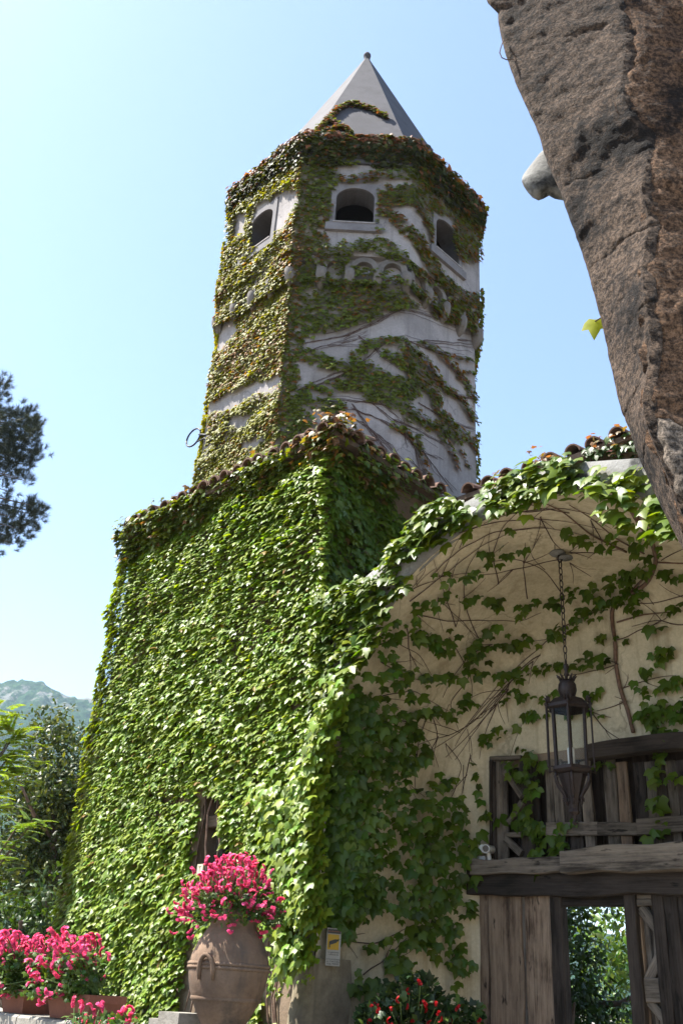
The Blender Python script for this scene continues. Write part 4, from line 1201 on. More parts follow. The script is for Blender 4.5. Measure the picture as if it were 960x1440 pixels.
vivy = thing('ivy', 'shaded green ivy with bare brown runners spreading over the cream wall inside the porch', 'climbing plant', W(1.5, 2.0, 1.2))
SHL = [([(466, 990), (460, 1100), (462, 1200), (466, 1310)], 9, 3.2), ([(478, 980), (474, 1100), (478, 1230), (482, 1300)], 9, 2.0), ([(456, 1240), (462, 1300), (470, 1320)], 7, 2.6), (Z4z([(620, 240), (640, 300), (720, 312), (800, 312), (850, 345)]), 12, .42), (Z4z([(880, 385), (800, 402), (740, 422), (640, 452), (560, 482), (500, 500), (440, 482), (340, 465), (270, 470), (190, 515)]), 9, .5),
       (Z4z([(860, 430), (790, 490), (690, 532), (600, 572), (500, 592), (420, 612), (380, 630), (310, 622), (220, 590), (180, 560)]), 13, .75), (Z4z([(840, 250), (860, 340), (830, 380), (760, 420), (720, 450)]), 16, .6),
       (Z4z([(430, 552), (380, 602), (300, 572), (220, 592)]), 9, .4), (Z4z([(760, 662), (690, 662), (600, 682), (520, 702), (440, 682), (370, 682), (300, 692), (250, 702), (190, 680), (150, 712)]), 10, .62),
       (Z4z([(750, 742), (620, 752), (560, 772), (490, 752), (440, 790)]), 9, .45), (Z4z([(370, 770), (350, 760), (300, 820), (250, 792), (170, 802), (100, 792)]), 11, .6), (Z4z([(720, 802), (540, 812), (470, 852), (400, 882), (360, 860)]), 9, .5),
       (Z4z([(940, 622), (890, 662), (870, 702)]), 12, .8), (Z4z([(840, 742), (960, 722), (1010, 715)]), 12, .6), (Z4z([(850, 802), (960, 792), (1010, 790)]), 16, 1.0), (Z4z([(900, 850), (880, 900), (930, 860)]), 14, .9), (Z4z([(1000, 505), (940, 512), (880, 522), (790, 518)]), 6, .3), (Z4z([(870, 568), (905, 572)]), 7, .5),
       (Z4z([(1000, 395), (900, 402)]), 6, .4), (Z4z([(720, 600), (800, 600)]), 8, .6), (Z4z([(380, 335), (430, 375), (330, 400), (250, 410)]), 9, .3), (Z4z([(470, 260), (450, 350), (520, 320)]), 8, .3), (Z4z([(380, 635), (400, 660)]), 10, .5),
       (Z4z([(110, 500), (130, 560), (90, 620), (140, 640)]), 11, .6), (Z4z([(170, 560), (240, 580), (280, 640)]), 8, .4),
       (Z5z([(0, 620), (70, 660), (150, 622)]), 5, .35), (Z5z([(0, 722), (30, 790), (100, 760)]), 10, .6), (Z5z([(120, 100), (170, 180), (220, 240), (260, 160)]), 5, .25), (Z5z([(230, 100), (215, 200)]), 5, .25), (Z5z([(235, 210), (320, 190)]), 9, .6),
       (Z5z([(480, 150), (540, 215), (510, 300), (590, 345), (640, 400), (560, 400), (540, 280)]), 14, .75), (Z5z([(520, 100), (560, 160), (490, 190)]), 14, .8), (Z5z([(400, 300), (470, 310), (590, 360), (660, 330)]), 9, .4), (Z5z([(380, 140), (400, 240), (420, 290)]), 4, .25), (Z5z([(570, 470), (610, 490), (630, 490)]), 10, .6),
       (Z5z([(400, 455), (470, 462), (560, 462)]), 4, .3), (Z5z([(880, 20), (905, 120), (880, 220), (925, 320), (870, 362)]), 10, .45), (Z5z([(960, 190), (860, 205)]), 7, .35), (Z5z([(700, 160), (780, 150)]), 8, .4), (Z5z([(850, 10), (960, 30)]), 14, .8)]
SHP = [(Z4z([(-10, 700), (60, 640), (150, 640), (150, 720), (205, 715), (205, 800), (100, 890), (190, 925), (190, 960), (-10, 960)]), .010), (Z5z([(-20, 0), (100, 20), (200, 30), (210, 130), (130, 200), (170, 250), (290, 235), (335, 320), (362, 500), (345, 570), (290, 600), (325, 660), (315, 770), (300, 780), (262, 690), (240, 660), (140, 745), (100, 690), (185, 610), (150, 580), (60, 570), (-20, 570)]), .0155),
       (Z5z([(-30, -80), (60, -60), (70, 300), (90, 560), (-30, 580)]), .013), (Z4z([(20, 760), (70, 740), (90, 860), (20, 900)]), .02)]
def porch_inner_leaves():
    px = np.concatenate([scatter_line(l, r, per * .44) for l, r, per in SHL] + [scatter_poly(p, d) for p, d in SHP])
    dense = np.zeros(len(px), bool); dense[-sum(0 for _ in SHP) or len(px):] = False
    P, nn, front = niche_hit(px); n = len(P)
    lump = vnoise(P, 2.5)
    P = P + nn * (.03 + .12 * rng.random(n) * (.4 + lump))[:, None]
    inside_dense = np.zeros(n, bool)
    for p, d in SHP: inside_dense |= in_poly(px, p)
    P[inside_dense] += nn[inside_dense] * (.30 * lump[inside_dense] * rng.random(inside_dense.sum()) ** .5)[:, None]
    P[front] += np.array(NIN) * .06
    nw = nz(nn * .5 + np.array(NF) * .7)
    nw[:, 2] *= .3; nw = nz(nw)
    X, Y, Z = hang(nw, np.clip(rng.normal(.45, .3, n), -.2, 1.3), rng.normal(0, .5, n), .25)
    size = np.clip(rng.normal(.098, .026, n), .04, .16)
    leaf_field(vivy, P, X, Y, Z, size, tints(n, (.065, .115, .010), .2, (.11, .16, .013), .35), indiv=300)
porch_inner_leaves()
def niche_tube(mb, px, r, off=.02, taper=.6, step=7, amp=0, sides=5):
    pts = []
    for a, b2 in zip(px[:-1], px[1:]):
        m_ = max(1, int(np.hypot(b2[0] - a[0], b2[1] - a[1]) / step))
        for i in range(m_): pts.append((a[0] + (b2[0] - a[0]) * i / m_, a[1] + (b2[1] - a[1]) * i / m_))
    pts.append(px[-1])
    ph = random.uniform(0, 99)
    pts = [(x + amp * mnoise.noise((ph, i * .35, 1)), y + amp * mnoise.noise((ph + 7, i * .35, 1))) for i, (x, y) in enumerate(pts)]
    X, nn, fr = niche_hit(pts)
    P = X + nn * off
    if len(P) > 3:
        for _ in range(2): P[1:-1] = (P[:-2] + 2 * P[1:-1] + P[2:]) / 4
    mb.tube([Vector(p) for p in P], [r * (1 - taper * i / len(P)) for i in range(len(P))], sides)
mb = MB()
niche_tube(mb, Z4z([(800, 190), (825, 245), (868, 300), (886, 365), (868, 425), (815, 470), (762, 505), (762, 545), (772, 610), (776, 690), (790, 750), (808, 800), (824, 862)]), .024, .03, .1, amp=2)
mb.build('stem', M['vine_wood'], vivy, True)
mb = MB()
niche_tube(mb, Z4z([(870, 400), (800, 475), (700, 530), (600, 575)]), .014, .02, amp=2); niche_tube(mb, Z4z([(886, 376), (960, 380), (1000, 380)]), .014, .02)
niche_tube(mb, Z4z([(775, 552), (850, 530), (960, 520)]), .010, .02); niche_tube(mb, Z4z([(800, 348), (700, 300), (620, 232), (560, 205)]), .012, .02); niche_tube(mb, Z4z([(850, 352), (770, 310), (700, 250), (640, 215)]), .010, .02)
mb.build('stem', M['vine_wood'], vivy, True)
mb = MB()
TW = [Z4z(l) for l in ([(420, 200), (520, 240), (620, 225), (720, 250), (800, 285)], [(330, 300), (430, 262), (540, 255), (640, 265), (740, 290)], [(250, 420), (330, 340), (430, 292), (560, 280), (680, 300)],
      [(190, 490), (280, 420), (380, 340), (480, 290), (600, 282)], [(440, 440), (420, 360), (450, 280), (520, 215)], [(380, 590), (340, 480), (350, 400), (400, 310)], [(320, 560), (290, 480), (330, 370)],
      [(520, 480), (510, 380), (560, 300)], [(620, 470), (570, 400), (500, 370), (400, 380)], [(160, 480), (210, 445), (270, 430)], [(110, 500), (170, 480), (240, 400), (232, 390)], [(180, 560), (190, 640), (230, 710)],
      [(200, 520), (300, 545), (400, 540), (500, 545), (560, 520)], [(270, 480), (330, 540), (370, 590)], [(300, 590), (360, 700), (300, 780), (330, 860)], [(420, 610), (360, 640), (310, 690), (280, 760)],
      [(600, 590), (520, 650), (440, 720), (380, 800), (330, 860), (250, 910)], [(560, 640), (480, 700), (400, 780), (350, 850), (320, 900)], [(540, 660), (470, 720), (390, 810)], [(500, 690), (430, 760), (370, 830), (300, 870), (210, 890)],
      [(480, 720), (410, 800), (360, 870), (320, 940)], [(440, 780), (400, 860), (390, 930)], [(470, 740), (380, 840), (290, 930)], [(700, 260), (740, 330), (690, 370)], [(890, 400), (960, 405)], [(900, 370), (960, 340)],
      [(640, 360), (560, 385), (480, 400), (380, 420)], [(640, 350), (720, 350), (790, 340)], [(640, 380), (700, 420)], [(880, 415), (960, 440), (1000, 440)], [(776, 600), (850, 570), (920, 540)], [(780, 670), (700, 690), (620, 700)],
      [(790, 740), (850, 715), (940, 700)], [(800, 770), (760, 790), (720, 800)], [(110, 660), (180, 700), (240, 720)], [(60, 640), (130, 600), (220, 640), (250, 700)], [(100, 760), (200, 740), (300, 800)], [(120, 820), (200, 830), (250, 900), (270, 960)],
      [(250, 800), (270, 870), (220, 960)], [(960, 480), (880, 500), (800, 500)], [(960, 560), (900, 545), (820, 560)], [(700, 800), (740, 850), (790, 880)], [(640, 240), (560, 230), (470, 240), (400, 270)], [(560, 250), (600, 330), (650, 370)])]
TW += [Z5z(l) for l in ([(150, 100), (180, 200), (230, 240)], [(240, 0), (210, 120), (200, 230)], [(290, 90), (340, 150), (300, 260)], [(360, 120), (350, 180), (330, 240)], [(120, 60), (160, 150), (150, 240)], [(0, 640), (80, 660), (160, 620), (200, 600)], [(60, 740), (120, 700), (180, 640)], [(500, 460), (590, 480), (620, 500)])]
for l in TW:
    niche_tube(mb, l, .0062, .012, .6, amp=4, sides=4)
    for _ in range(2):
        j = random.randint(0, len(l) - 2); x0, y0 = l[j]; dx, dy = l[j + 1][0] - x0, l[j + 1][1] - y0
        an = random.choice((-1, 1)) * random.uniform(.3, .9); L = random.uniform(.5, 1.2)
        ex, ey = x0 + L * (dx * cos(an) - dy * sin(an)), y0 + L * (dx * sin(an) + dy * cos(an))
        if 480 < ex < 960: niche_tube(mb, [(x0, y0), ((x0 + ex) / 2 + random.uniform(-5, 5), (y0 + ey) / 2 + random.uniform(-5, 5)), (ex, ey)], .004, .01, .6, amp=3, sides=4)
mb.build('runners', M['twig'], vivy, kind='stuff')

# ivy on the wing wall under its eave
wivy = thing('ivy', 'thin ivy with red tips on the wing wall under the tiled eave behind the porch', 'climbing plant', W(3, 2.2, 6))
def wing_leaves():
    n = 3200; u = rng.uniform(.9, 5.5, n); z = rng.uniform(5.9, EZ + .02, n)
    P = Wn(u, np.full(n, 2.2), z)
    k = vnoise(P, 2.4) + .25 * rng.random(n) > .52 - .2 * (u > 2.2)
    P, u, z = P[k], u[k], z[k]; n = len(P)
    P = P + np.outer(rng.uniform(.02, .2, n) + .12 * (z > EZ - .2), np.array(NF))
    X, Y, Z = hang(np.tile(np.array(NF), (n, 1)), rng.normal(.5, .25, n), rng.normal(0, .45, n), .2)
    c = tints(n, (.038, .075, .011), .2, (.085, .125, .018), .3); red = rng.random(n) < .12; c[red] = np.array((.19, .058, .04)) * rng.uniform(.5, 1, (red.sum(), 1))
    out = [(P, X, Y, Z, rng.uniform(.07, .12, n), c)]
    for px, sd, m_ in (((703, 680), .05, 34), ((706, 668), .04, 18), ((757, 645), .07, 26), ((775, 648), .06, 16), ((880, 612), .08, 16), ((835, 622), .06, 14)):
        p = on_plane([px], W(0, 1.9, 0), NF)[0]; P = p + rng.normal(0, sd, (m_, 3)); X, Y, Z = hang(nz(np.tile(np.array(NF), (m_, 1)) + rng.normal(0, .4, (m_, 3))), rng.normal(.8, .3, m_), rng.normal(0, .6, m_), .3)
        out.append((P, X, Y, Z, rng.uniform(.05, .085, m_), np.array((.24, .085, .06)) * rng.uniform(.5, 1.1, (m_, 1)) + np.array((0, .07, 0)) * rng.random((m_, 1))))
    leaf_field(wivy, *[np.concatenate(q) for q in zip(*out)], indiv=120)
wing_leaves()

# ------------------------------------------------------------------ hanging lantern
LP = niche_hit([(786, 776)])[0][0]
LX = Vector((LP[0], LP[1], 0)); ZM = LP[2]
zt = lambda y: (lambda r: 1.65 + r[2] * LP[1] / r[1])(rays([(795, y)])[0])
Z_TOP, Z_B0, Z_B1, Z_END = zt(962), zt(992), zt(1084), zt(1147)
lan = thing('lantern', 'rusty iron hanging lantern with glass panes on a long chain under the porch vault', 'lantern', Vector((LX.x, LX.y, Z_END)))
mb = MB(); mb.lathe([(.0, .03), (.075, .02), (.085, -.0), (.07, -.015), (0, -.02)], (LX.x - .02, LX.y, ZM - .02), 14); mb.lathe([(.0, .0), (.07, -.01), (.075, -.025), (0, -.03)], (LX.x + .055, LX.y - .02, ZM - .055), 14)
mb.build('ceiling_rose', M['ring_stone'], lan, True)
def link_shape():
    mb = MB(); pts = []
    for a in np.linspace(0, 2 * pi, 13): pts.append((.018 * cos(a), 0, .042 * sin(a)))
    mb.tube(pts, .0055, 5)
    me = bpy.data.meshes.new('chain_link'); me.from_pydata(mb.v, [], mb.f); me.materials.append(M['iron']); me.polygons.foreach_set('use_smooth', [True] * len(me.polygons)); return me
LK = link_shape(); z = ZM - .08; i = 0
while z > Z_TOP + .26:
    sc = random.choice((1, 1, 1.25)); link_mesh('chain_link', LK, None, lan, Matrix.Translation((LX.x, LX.y, z)) @ Matrix.Rotation((i % 2) * pi / 2 + .4 + random.uniform(-.2, .2), 4, 'Z') @ Matrix.Diagonal((sc, sc, 1, 1))); z -= .07; i += 1
mb = MB(); mb.tube([(LX.x, LX.y, z + .03), (LX.x, LX.y, Z_TOP)], .011, 6); mb.lathe([(.0, .06), (.022, .05), (.03, .02), (.015, -.02), (.028, -.06), (.0, -.07)], (LX.x, LX.y, z - .06), 10); mb.build('hanger', M['iron'], lan, True)
def hexr(r, z, n=6, ph=.25): return [Vector((LX.x + r * cos(ph + 2 * pi * k / n), LX.y + r * sin(ph + 2 * pi * k / n), z)) for k in range(n)]
HB = Z_B0 - Z_B1
# crown of petals on top, dome roof with six ribs
mb = MB(); mb.lathe([(.02, .10), (.06, .085), (.085, .04), (.09, -.01), (.075, -.06), (.05, -.09)], (LX.x, LX.y, Z_TOP - .05), 12)
for k in range(10):
    a = 2 * pi * k / 10; d = Vector((cos(a), sin(a), 0)); c = Vector((LX.x, LX.y, Z_TOP + .03))
    mb.tube([c + d * .055, c + d * .075 + UP * .035, c + d * .10 + UP * .055], [.016, .012, .003], 5)
mb.build('crown', M['iron'], lan, True)
mb = MB(); secs = [(.06, Z_TOP - .12), (.10, Z_TOP - .14), (.15, Z_B0 + .05), (.205, Z_B0 - .005), (.21, Z_B0 - .035), (.185, Z_B0 - .05)]
rs = [hexr(r, z) for r, z in secs]; mb.grid([r + [r[0]] for r in rs]); mb.build('roof', M['iron'], lan)
for p in hexr(.205, Z_B0 + .0):
    mb = MB()
    d = (p - Vector((LX.x, LX.y, p.z))).normalized(); s = d.cross(UP)
    for q in (-1, 0, 1): mb.tube([p + s * .018 * q, p + s * .03 * q + d * .015 + UP * .045, p + s * .035 * q + d * .03 + UP * (.075 - abs(q) * .02)], [.012, .010, .002], 5)
    mb.build('leaf_crest', M['iron'], lan, True)
for p, q in zip(hexr(.165, Z_B0 - .04), hexr(.155, Z_B1)):
    mb = MB(); mb.tube([p, q], .017, 4); mb.build('post', M['iron'], lan)
for p, q in zip(hexr(.235, Z_B0 - .02, 6, .25), hexr(.235, Z_B1 + .02, 6, .25)):
    mb = MB(); mb.tube([p + UP * .05, p, q, q - UP * .02], [.002, .008, .008, .003], 6); mb.blob(p, .017, 8, 6); mb.blob(q, .015, 8, 6)
    mid = Vector((LX.x, LX.y, q.z)); mb.tube([q, mid + (q - mid) * .7], .007, 5); mid = Vector((LX.x, LX.y, p.z)); mb.tube([p, mid + (p - mid) * .8], .007, 5)
    mb.build('outer_rod', M['iron'], lan, True)
a0, a1 = hexr(.158, Z_B0 - .05), hexr(.148, Z_B1 + .01)
for k in range(6):
    j = (k + 1) % 6; mb = MB(); n_ = ((a0[k] + a0[j]) / 2 - Vector((LX.x, LX.y, a0[k].z))).normalized() * .002
    f = [a0[k] + n_, a0[j] + n_, a1[j] + n_, a1[k] + n_]; g = [x - n_ * 2 for x in f]
    mb.poly(f); mb.poly(g[::-1]); 
    for q in range(4): mb.poly([f[q], g[q], g[(q + 1) % 4], f[(q + 1) % 4]])
    mb.build('pane', M['glass'], lan)
mb = MB(); rs = [hexr(r, z) for r, z in ((.185, Z_B1 + .03), (.19, Z_B1), (.165, Z_B1 - .02), (.14, Z_B1 - .03), (.06, Z_B1 - .035))]; mb.grid([r + [r[0]] for r in rs]); mb.build('base_ring', M['iron'], lan)
zc = Z_B1 - .035
for k in range(6):
    a = .25 + 2 * pi * k / 6; d = Vector((cos(a), sin(a), 0)); c = Vector((LX.x, LX.y, 0))
    mb = MB(); H = zc - (Z_END + .1)
    mb.tube([c + d * r + UP * (zc - H * t) for r, t in ((.16, 0), (.175, .12), (.15, .35), (.10, .6), (.075, .8), (.085, .92), (.06, 1.0))], [.013, .015, .014, .013, .012, .011, .006], 6)
    mb.tube([c + d * (.075 + .03 * cos(q)) + UP * (zc - H * .86 + .03 * sin(q)) for q in np.linspace(0, 5, 12)], .007, 5)
    mb.build('scroll', M['iron'], lan, True)
mb = MB(); mb.lathe([(.13, -.0), (.10, -.10), (.055, -.22), (.04, -.30), (.05, -.33), (.02, -.36), (.012, -.40), (.03, -.425), (.0, -.45)], (LX.x, LX.y, zc), 6); mb.build('pendant', M['iron'], lan)
mb = MB(); mb.lathe([(.0, .0), (.035, .0), (.035, .20), (.028, .215), (0, .22)], (LX.x, LX.y, Z_B1), 12); mb.build('lamp_tube', M['candle'], lan, True)

# ------------------------------------------------------------------ small things on the walls
def text_mesh(body, size):
    cu = bpy.data.curves.new('lettering', 'FONT'); cu.body = body; cu.size = size; cu.align_x = 'CENTER'; cu.align_y = 'CENTER'; cu.extrude = .0006; cu.resolution_u = 2
    ob = bpy.data.objects.new('lettering', cu); COL.objects.link(ob)
    me = bpy.data.meshes.new_from_object(ob); bpy.data.objects.remove(ob); bpy.data.curves.remove(cu)
    return me
def on_wall(c, n, up=UP):
    n = Vector(n).normalized(); x = up.cross(n).normalized(); y = n.cross(x)
    return Matrix(((x.x, y.x, n.x, c.x), (x.y, y.y, n.y, c.y), (x.z, y.z, n.z, c.z), (0, 0, 0, 1)))
sc_ = Vector(on_plane([(450, 1330)], W(0, -.02, 0), NF)[0])
sign = thing('sign', 'small white and yellow video surveillance notice on the plaster pier beside the hanging ivy', 'sign', sc_)
SN = (D_ + NF * .42).normalized(); SB = on_wall(sc_ + NIN * .12 + D_ * .05, SN) @ Matrix.Scale(.82, 4)
def sbox(name, x0, x1, y0, y1, d, mat, par):
    mb = MB(); ax, ay, az = SB.col[0].xyz, SB.col[1].xyz, SB.col[2].xyz; c = SB.translation + ax * (x0 + x1) / 2 + ay * (y0 + y1) / 2 + az * d
    mb.box(c, ax * (x1 - x0) / 2, ay * (y1 - y0) / 2, az * .004); return mb.build(name, mat, par)
board = sbox('board', -.085, .085, -.19, .19, 0, M['shade_dimmed_card'], sign)
sbox('header', -.078, .078, .135, .178, .006, M['sign_black'], board); sbox('panel', -.075, .06, -.03, .125, .006, M['shade_dimmed_yellow'], board)
def stext(body, size, y, mat, x=0, d=.0105):
    me = text_mesh(body, size); me.materials.clear(); me.materials.append(mat)
    link_mesh('lettering', me, mat, board, SB @ Matrix.Translation((x, y, d)))
stext('AREA VIDEOSORVEGLIATA', .0125, .156, M['sign_orange'])
for i, t in enumerate(('La registrazione', 'è effettuata da', '', 'per fini di sicurezza', 'art. 13 del Codice', 'D.Lgs. 196/2003')):
    if t: stext(t, .021, -.055 - i * .023, M['sign_black'], d=.0062)
mb = MB(); ax, ay, az = SB.col[0].xyz, SB.col[1].xyz, SB.col[2].xyz; c = SB.translation + az * .012 + ay * .05 - ax * .01
mb.box(c, ax * .035 + ay * .012, ay * .018 - ax * .006, az * .002); mb.box(c + ax * .04 + ay * .015, ax * .012, ay * .012, az * .002); mb.box(c - ax * .04 - ay * .03, ax * .006, ay * .03, az * .002)
mb.build('camera_symbol', M['sign_black'], board)
tc = Vector(on_plane([(282, 1223)], W(0, -.05, 0), NF)[0])
tile = thing('wall_tile', 'small square cream tile with a dark letter T beside the ivy window', 'wall tile', tc)
mb = MB(); mb.box(tc, D_ * .05, NF * .012, UP * .055); mb.build('tile_body', M['tile_cream'], tile)
me = text_mesh('T', .085); link_mesh('lettering', me, M['sign_black'], tile, on_wall(tc + NF * .0125, NF))
cc = Vector(on_plane([(686, 1194)], W(0, 2.02, 0), NF)[0])
scam = thing('security_camera', 'small bullet security camera on a bracket at the left end of the gate beam', 'camera', cc)
aim = (Vector((-.55, -1, -.1))).normalized(); s_ = aim.cross(UP).normalized(); u_ = s_.cross(aim)
def cyl(name, p, q, r, mat, r1=None, sides=16):
    mb = MB(); mb.tube([p, q], [r, r1 or r], sides); return mb.build(name, mat, scam, False)
cyl('body', cc - aim * .12, cc + aim * .05, .042, M['plastic_white']); cyl('hood', cc + aim * .05, cc + aim * .085, .046, M['plastic_grey'], .048); cyl('lens', cc + aim * .07, cc + aim * .088, .034, M['lens'])
cyl('rear_dome', cc - aim * .05 + s_ * .075 + UP * .01, cc - aim * .02 + s_ * .075 + UP * .01, .04, M['plastic_white'])
cyl('bracket', cc + UP * -.03, cc - UP * .14 + NIN * .03, .022, M['plastic_white'])
jb = cc - D_ * .09 - UP * .115 + NIN * .02; mb = MB(); mb.box(jb, D_ * .055, NF * .03, UP * .045); mb.build('junction_box', M['plastic_grey'], scam)
cab = thing('cable', 'dark cable running up the cream wall above the security camera', 'cable', jb)
mb = MB(); mb.tube([W(bw(673, 1205, 2.17)[0], 2.17, bw(673, y, 2.17)[1]) + D_ * .012 * sin(y * .11) for y in range(1200, 1090, -9)], .012, 5); mb.build('conduit', M['wood_brown'], cab)

# ------------------------------------------------------------------ garden wall, jar and flowers
def geranium_umbel(seed, nfl=26):
    rs = random.Random(seed); V, Fc = [], []
    for i in range(nfl):
        th = 2 * pi * i * .382 * 2.618; ph = math.acos(1 - 1.75 * (i + .5) / nfl)
        d = Vector((sin(ph) * cos(th), sin(ph) * sin(th), cos(ph))); c = d * rs.uniform(.7, 1.05)
        a = d.orthogonal().normalized(); b2 = d.cross(a); n0 = len(V); r0 = rs.uniform(0, 6)
        V.append(c - d * .12)
        for k in range(5):
            an = r0 + 2 * pi * k / 5; e = a * cos(an) + b2 * sin(an); f = a * -sin(an) + b2 * cos(an); L = rs.uniform(.30, .42)
            V += [c + e * L * .6 + f * .2, c + e * L + d * .02, c + e * L * .6 - f * .2]
        for k in range(5):
            q = n0 + 1 + 3 * k; Fc += [(n0, q + 2, q + 1), (n0, q + 1, q)]
    return np.array([tuple(v) for v in V]), np.array(Fc)
def umbel_set(base, n=5):
    out = []
    for i in range(n):
        V, Fc = geranium_umbel(i); out.append(mesh_from('flower_head', V, Fc, np.array(base) * np.repeat(rng.uniform(.6, 1.35, (len(V) // 16, 1)) * (1 + rng.normal(0, .06, (len(V) // 16, 3))), 16, axis=0), M['petal']))
    return out
PINK = umbel_set((.80, .14, .31)); ROSE = umbel_set((.74, .085, .19)); SCARLET = umbel_set((.45, .012, .016), 4)
GL_V = np.array([(0, .45, .0)] + [(.5 * (1 + .12 * (-1) ** k) * sin(2 * pi * k / 10 + .3), .45 + .5 * (1 + .12 * (-1) ** k) * cos(2 * pi * k / 10 + .3), .12) for k in range(10)])
def geranium(root, heads, head_r, sets, leaves, leaf_size, base, leaf_col=(.05, .095, .017)):
    """heads: list of points; leaves: array of points; base: where the stalks come from"""
    mb = MB()
    for p in heads:
        p = Vector(p); b2 = Vector(base(p)); mid = (p + b2) / 2 + Vector((random.gauss(0, .02), random.gauss(0, .02), random.gauss(.03, .02)))
        mb.tube([b2, mid, p - (p - mid) * .1], [.005, .004, .003], 4)
        me = random.choice(sets[0] if random.random() < sets[2] else sets[1]); r = head_r * random.uniform(.75, 1.2)
        ax = (p - b2).normalized() + Vector((random.gauss(0, .4), random.gauss(-.3, .4), random.gauss(.2, .3))); ax.normalize()
        m4 = Matrix.Translation(p) @ ax.to_track_quat('Z', 'Y').to_matrix().to_4x4() @ Matrix.Rotation(random.uniform(0, 6), 4, 'Z') @ Matrix.Scale(r, 4)
        link_mesh('flower_head', me, None, root, m4)
    mb.build('stalks', M['twig_green'], root, kind='stuff')
    P = np.array(leaves); n = len(P)
    nn = nz(rng.normal(0, .55, (n, 3)) + np.array((-.1, -.25, .8))); tip = nz(rng.normal(0, 1, (n, 3)))
    X, Y, Z = blade_frames(nn, tip)
    leaf_field(root, P, X, Y, Z, rng.uniform(.6, 1.2, n) * leaf_size, tints(n, leaf_col, .25, (.10, .155, .03), .4), shape='ivy', mat=M['tree_leaf'], indiv=60, part='foliage')
M['twig_green'] = plain('green_stalk', (.12, .19, .05), .6, 0, .2)

# low garden wall, parallel to the house front
gw = thing('garden_wall', 'low pale stone garden wall carrying the flower troughs and the jar', 'wall', (-1.6, 7.4, 0))
gp = at_y(40, 1429, 7.7); GWZ = gp.z
Gp = Vector((gp.x, gp.y, 0))
def GW(u, v, z): return Gp + D_ * u + NIN * v + UP * z
mb = MB(); mb.box(GW(-1.0, .28, GWZ / 2 - .06), D_ * 4.0, NIN * .26, UP * (GWZ / 2 - .06)); mb.build('core', M['wall_stone'], gw)
x = -5.0
while x < 2.9:
    L = random.uniform(.45, .7)
    mb = MB(); rows = []
    for i in range(7):
        t = x + .006 + (L - .012) * i / 6
        rows.append([rough_pt(GW(t, v, z), .012, 6) for v, z in ((-.02, GWZ - .13), (-.03, GWZ - .115), (-.03, GWZ - .015), (-.01, GWZ), (.55, GWZ), (.58, GWZ - .13), (-.02, GWZ - .13))])
    mb.grid(rows); mb.poly(rows[0][:-1]); mb.poly(rows[-1][:-1][::-1]); mb.build('coping_stone', M['wall_stone'], gw); x += L
# terracotta troughs
def trough(px0, px1, py, Y, label, pyb):
    a = at_y(px0, py, Y); u0 = (a - Gp).dot(D_)
    ug = np.linspace(u0, u0 + 3, 200); pxs, _ = proj([tuple(GW(u, .06, a.z)) for u in ug]); L = float(np.interp(px1, pxs[:, 0], ug)) - u0; c0 = GW(u0, .10, 0); top, bot = a.z, GWZ + .004
    t = thing('flower_trough', label, 'planter', c0 + UP * bot)
    mb = MB(); v0, v1 = .06, .34
    def sec(z, g): return [GW(u0 - g, v0 - g, z), GW(u0 + L + g, v0 - g, z), GW(u0 + L + g, v1 + g, z), GW(u0 - g, v1 + g, z)]
    s = [sec(bot, -.025), sec(top - .05, 0), sec(top - .05, .012), sec(top, .014), sec(top, -.02), sec(top - .06, -.025)]
    for p, q in zip(s[:-1], s[1:]):
        for i in range(4): mb.poly([p[i], p[(i + 1) % 4], q[(i + 1) % 4], q[i]])
    mb.build('body', M['trough'], t)
    mb = MB(); mb.poly([p + UP * .0 for p in s[-1]]); mb.build('soil', M['soil'], t)
    return u0, L, top
tr = [trough(45, 128, 1393, 7.55, 'nearer terracotta trough at the right end of the wall, packed with pink geraniums', 1428), trough(-95, 36, 1384, 7.75, 'terracotta trough at the left picture edge, next to another trough', 1420)]
for i, ((u0, L, top), lab) in enumerate(zip(tr, ('bushy pink geraniums in the right trough against the ivy', 'pink geraniums in the trough at the left picture edge'))):
    g = thing('geranium', lab, 'flowers', GW(u0 + L / 2, .2, top), 'pink geraniums in troughs')
    hd, lv = [], []
    for _ in range(150):
        u = random.uniform(u0 - .10, u0 + L - .10); hd.append(GW(u, random.uniform(-.14, .24), top + random.uniform(.14, .40) - .10 * abs((u - u0 - L * .4) / L)))
    for _ in range(12): hd.append(GW(random.uniform(u0, u0 + L), random.uniform(-.2, -.02), top + random.uniform(-.08, .12)))
    for _ in range(1100):
        u = random.uniform(u0 - .12, u0 + L - .04); lv.append(GW(u, random.uniform(-.12, .26), top + random.uniform(-.04, .25)))
    geranium(g, hd, .039, (PINK, ROSE, .75), lv, .045, lambda p, t=top, u0=u0, L=L: GW(min(max((p - Gp).dot(D_), u0), u0 + L), .2, t))
# loose geranium in front, at the bottom of the wall
bp = at_y(140, 1425, 6.6)
g = thing('geranium', 'pink and red geranium clump poking up in front of the garden wall below the trough', 'flowers', (bp.x, bp.y, 0), 'pink geraniums in troughs')
hd = [at_y(x, y, 6.6 + random.uniform(-.1, .15)) for x, y in ((105, 1408), (112, 1416), (125, 1418), (120, 1430), (133, 1425), (135, 1436), (118, 1440), (148, 1440), (168, 1425), (182, 1424), (186, 1436), (160, 1440), (176, 1438), (140, 1450), (125, 1455), (170, 1455))]
lv = [at_y(random.uniform(90, 195), random.uniform(1425, 1520), 6.6 + random.uniform(-.15, .2)) for _ in range(500)]
hd += [p + Vector((random.gauss(0, .03), random.gauss(.0, .03), random.gauss(0, .02))) for p in hd]
geranium(g, hd, .032, (PINK, ROSE, .5), lv, .045, lambda p: Vector((bp.x + (p.x - bp.x) * .4, bp.y, 1.0)))

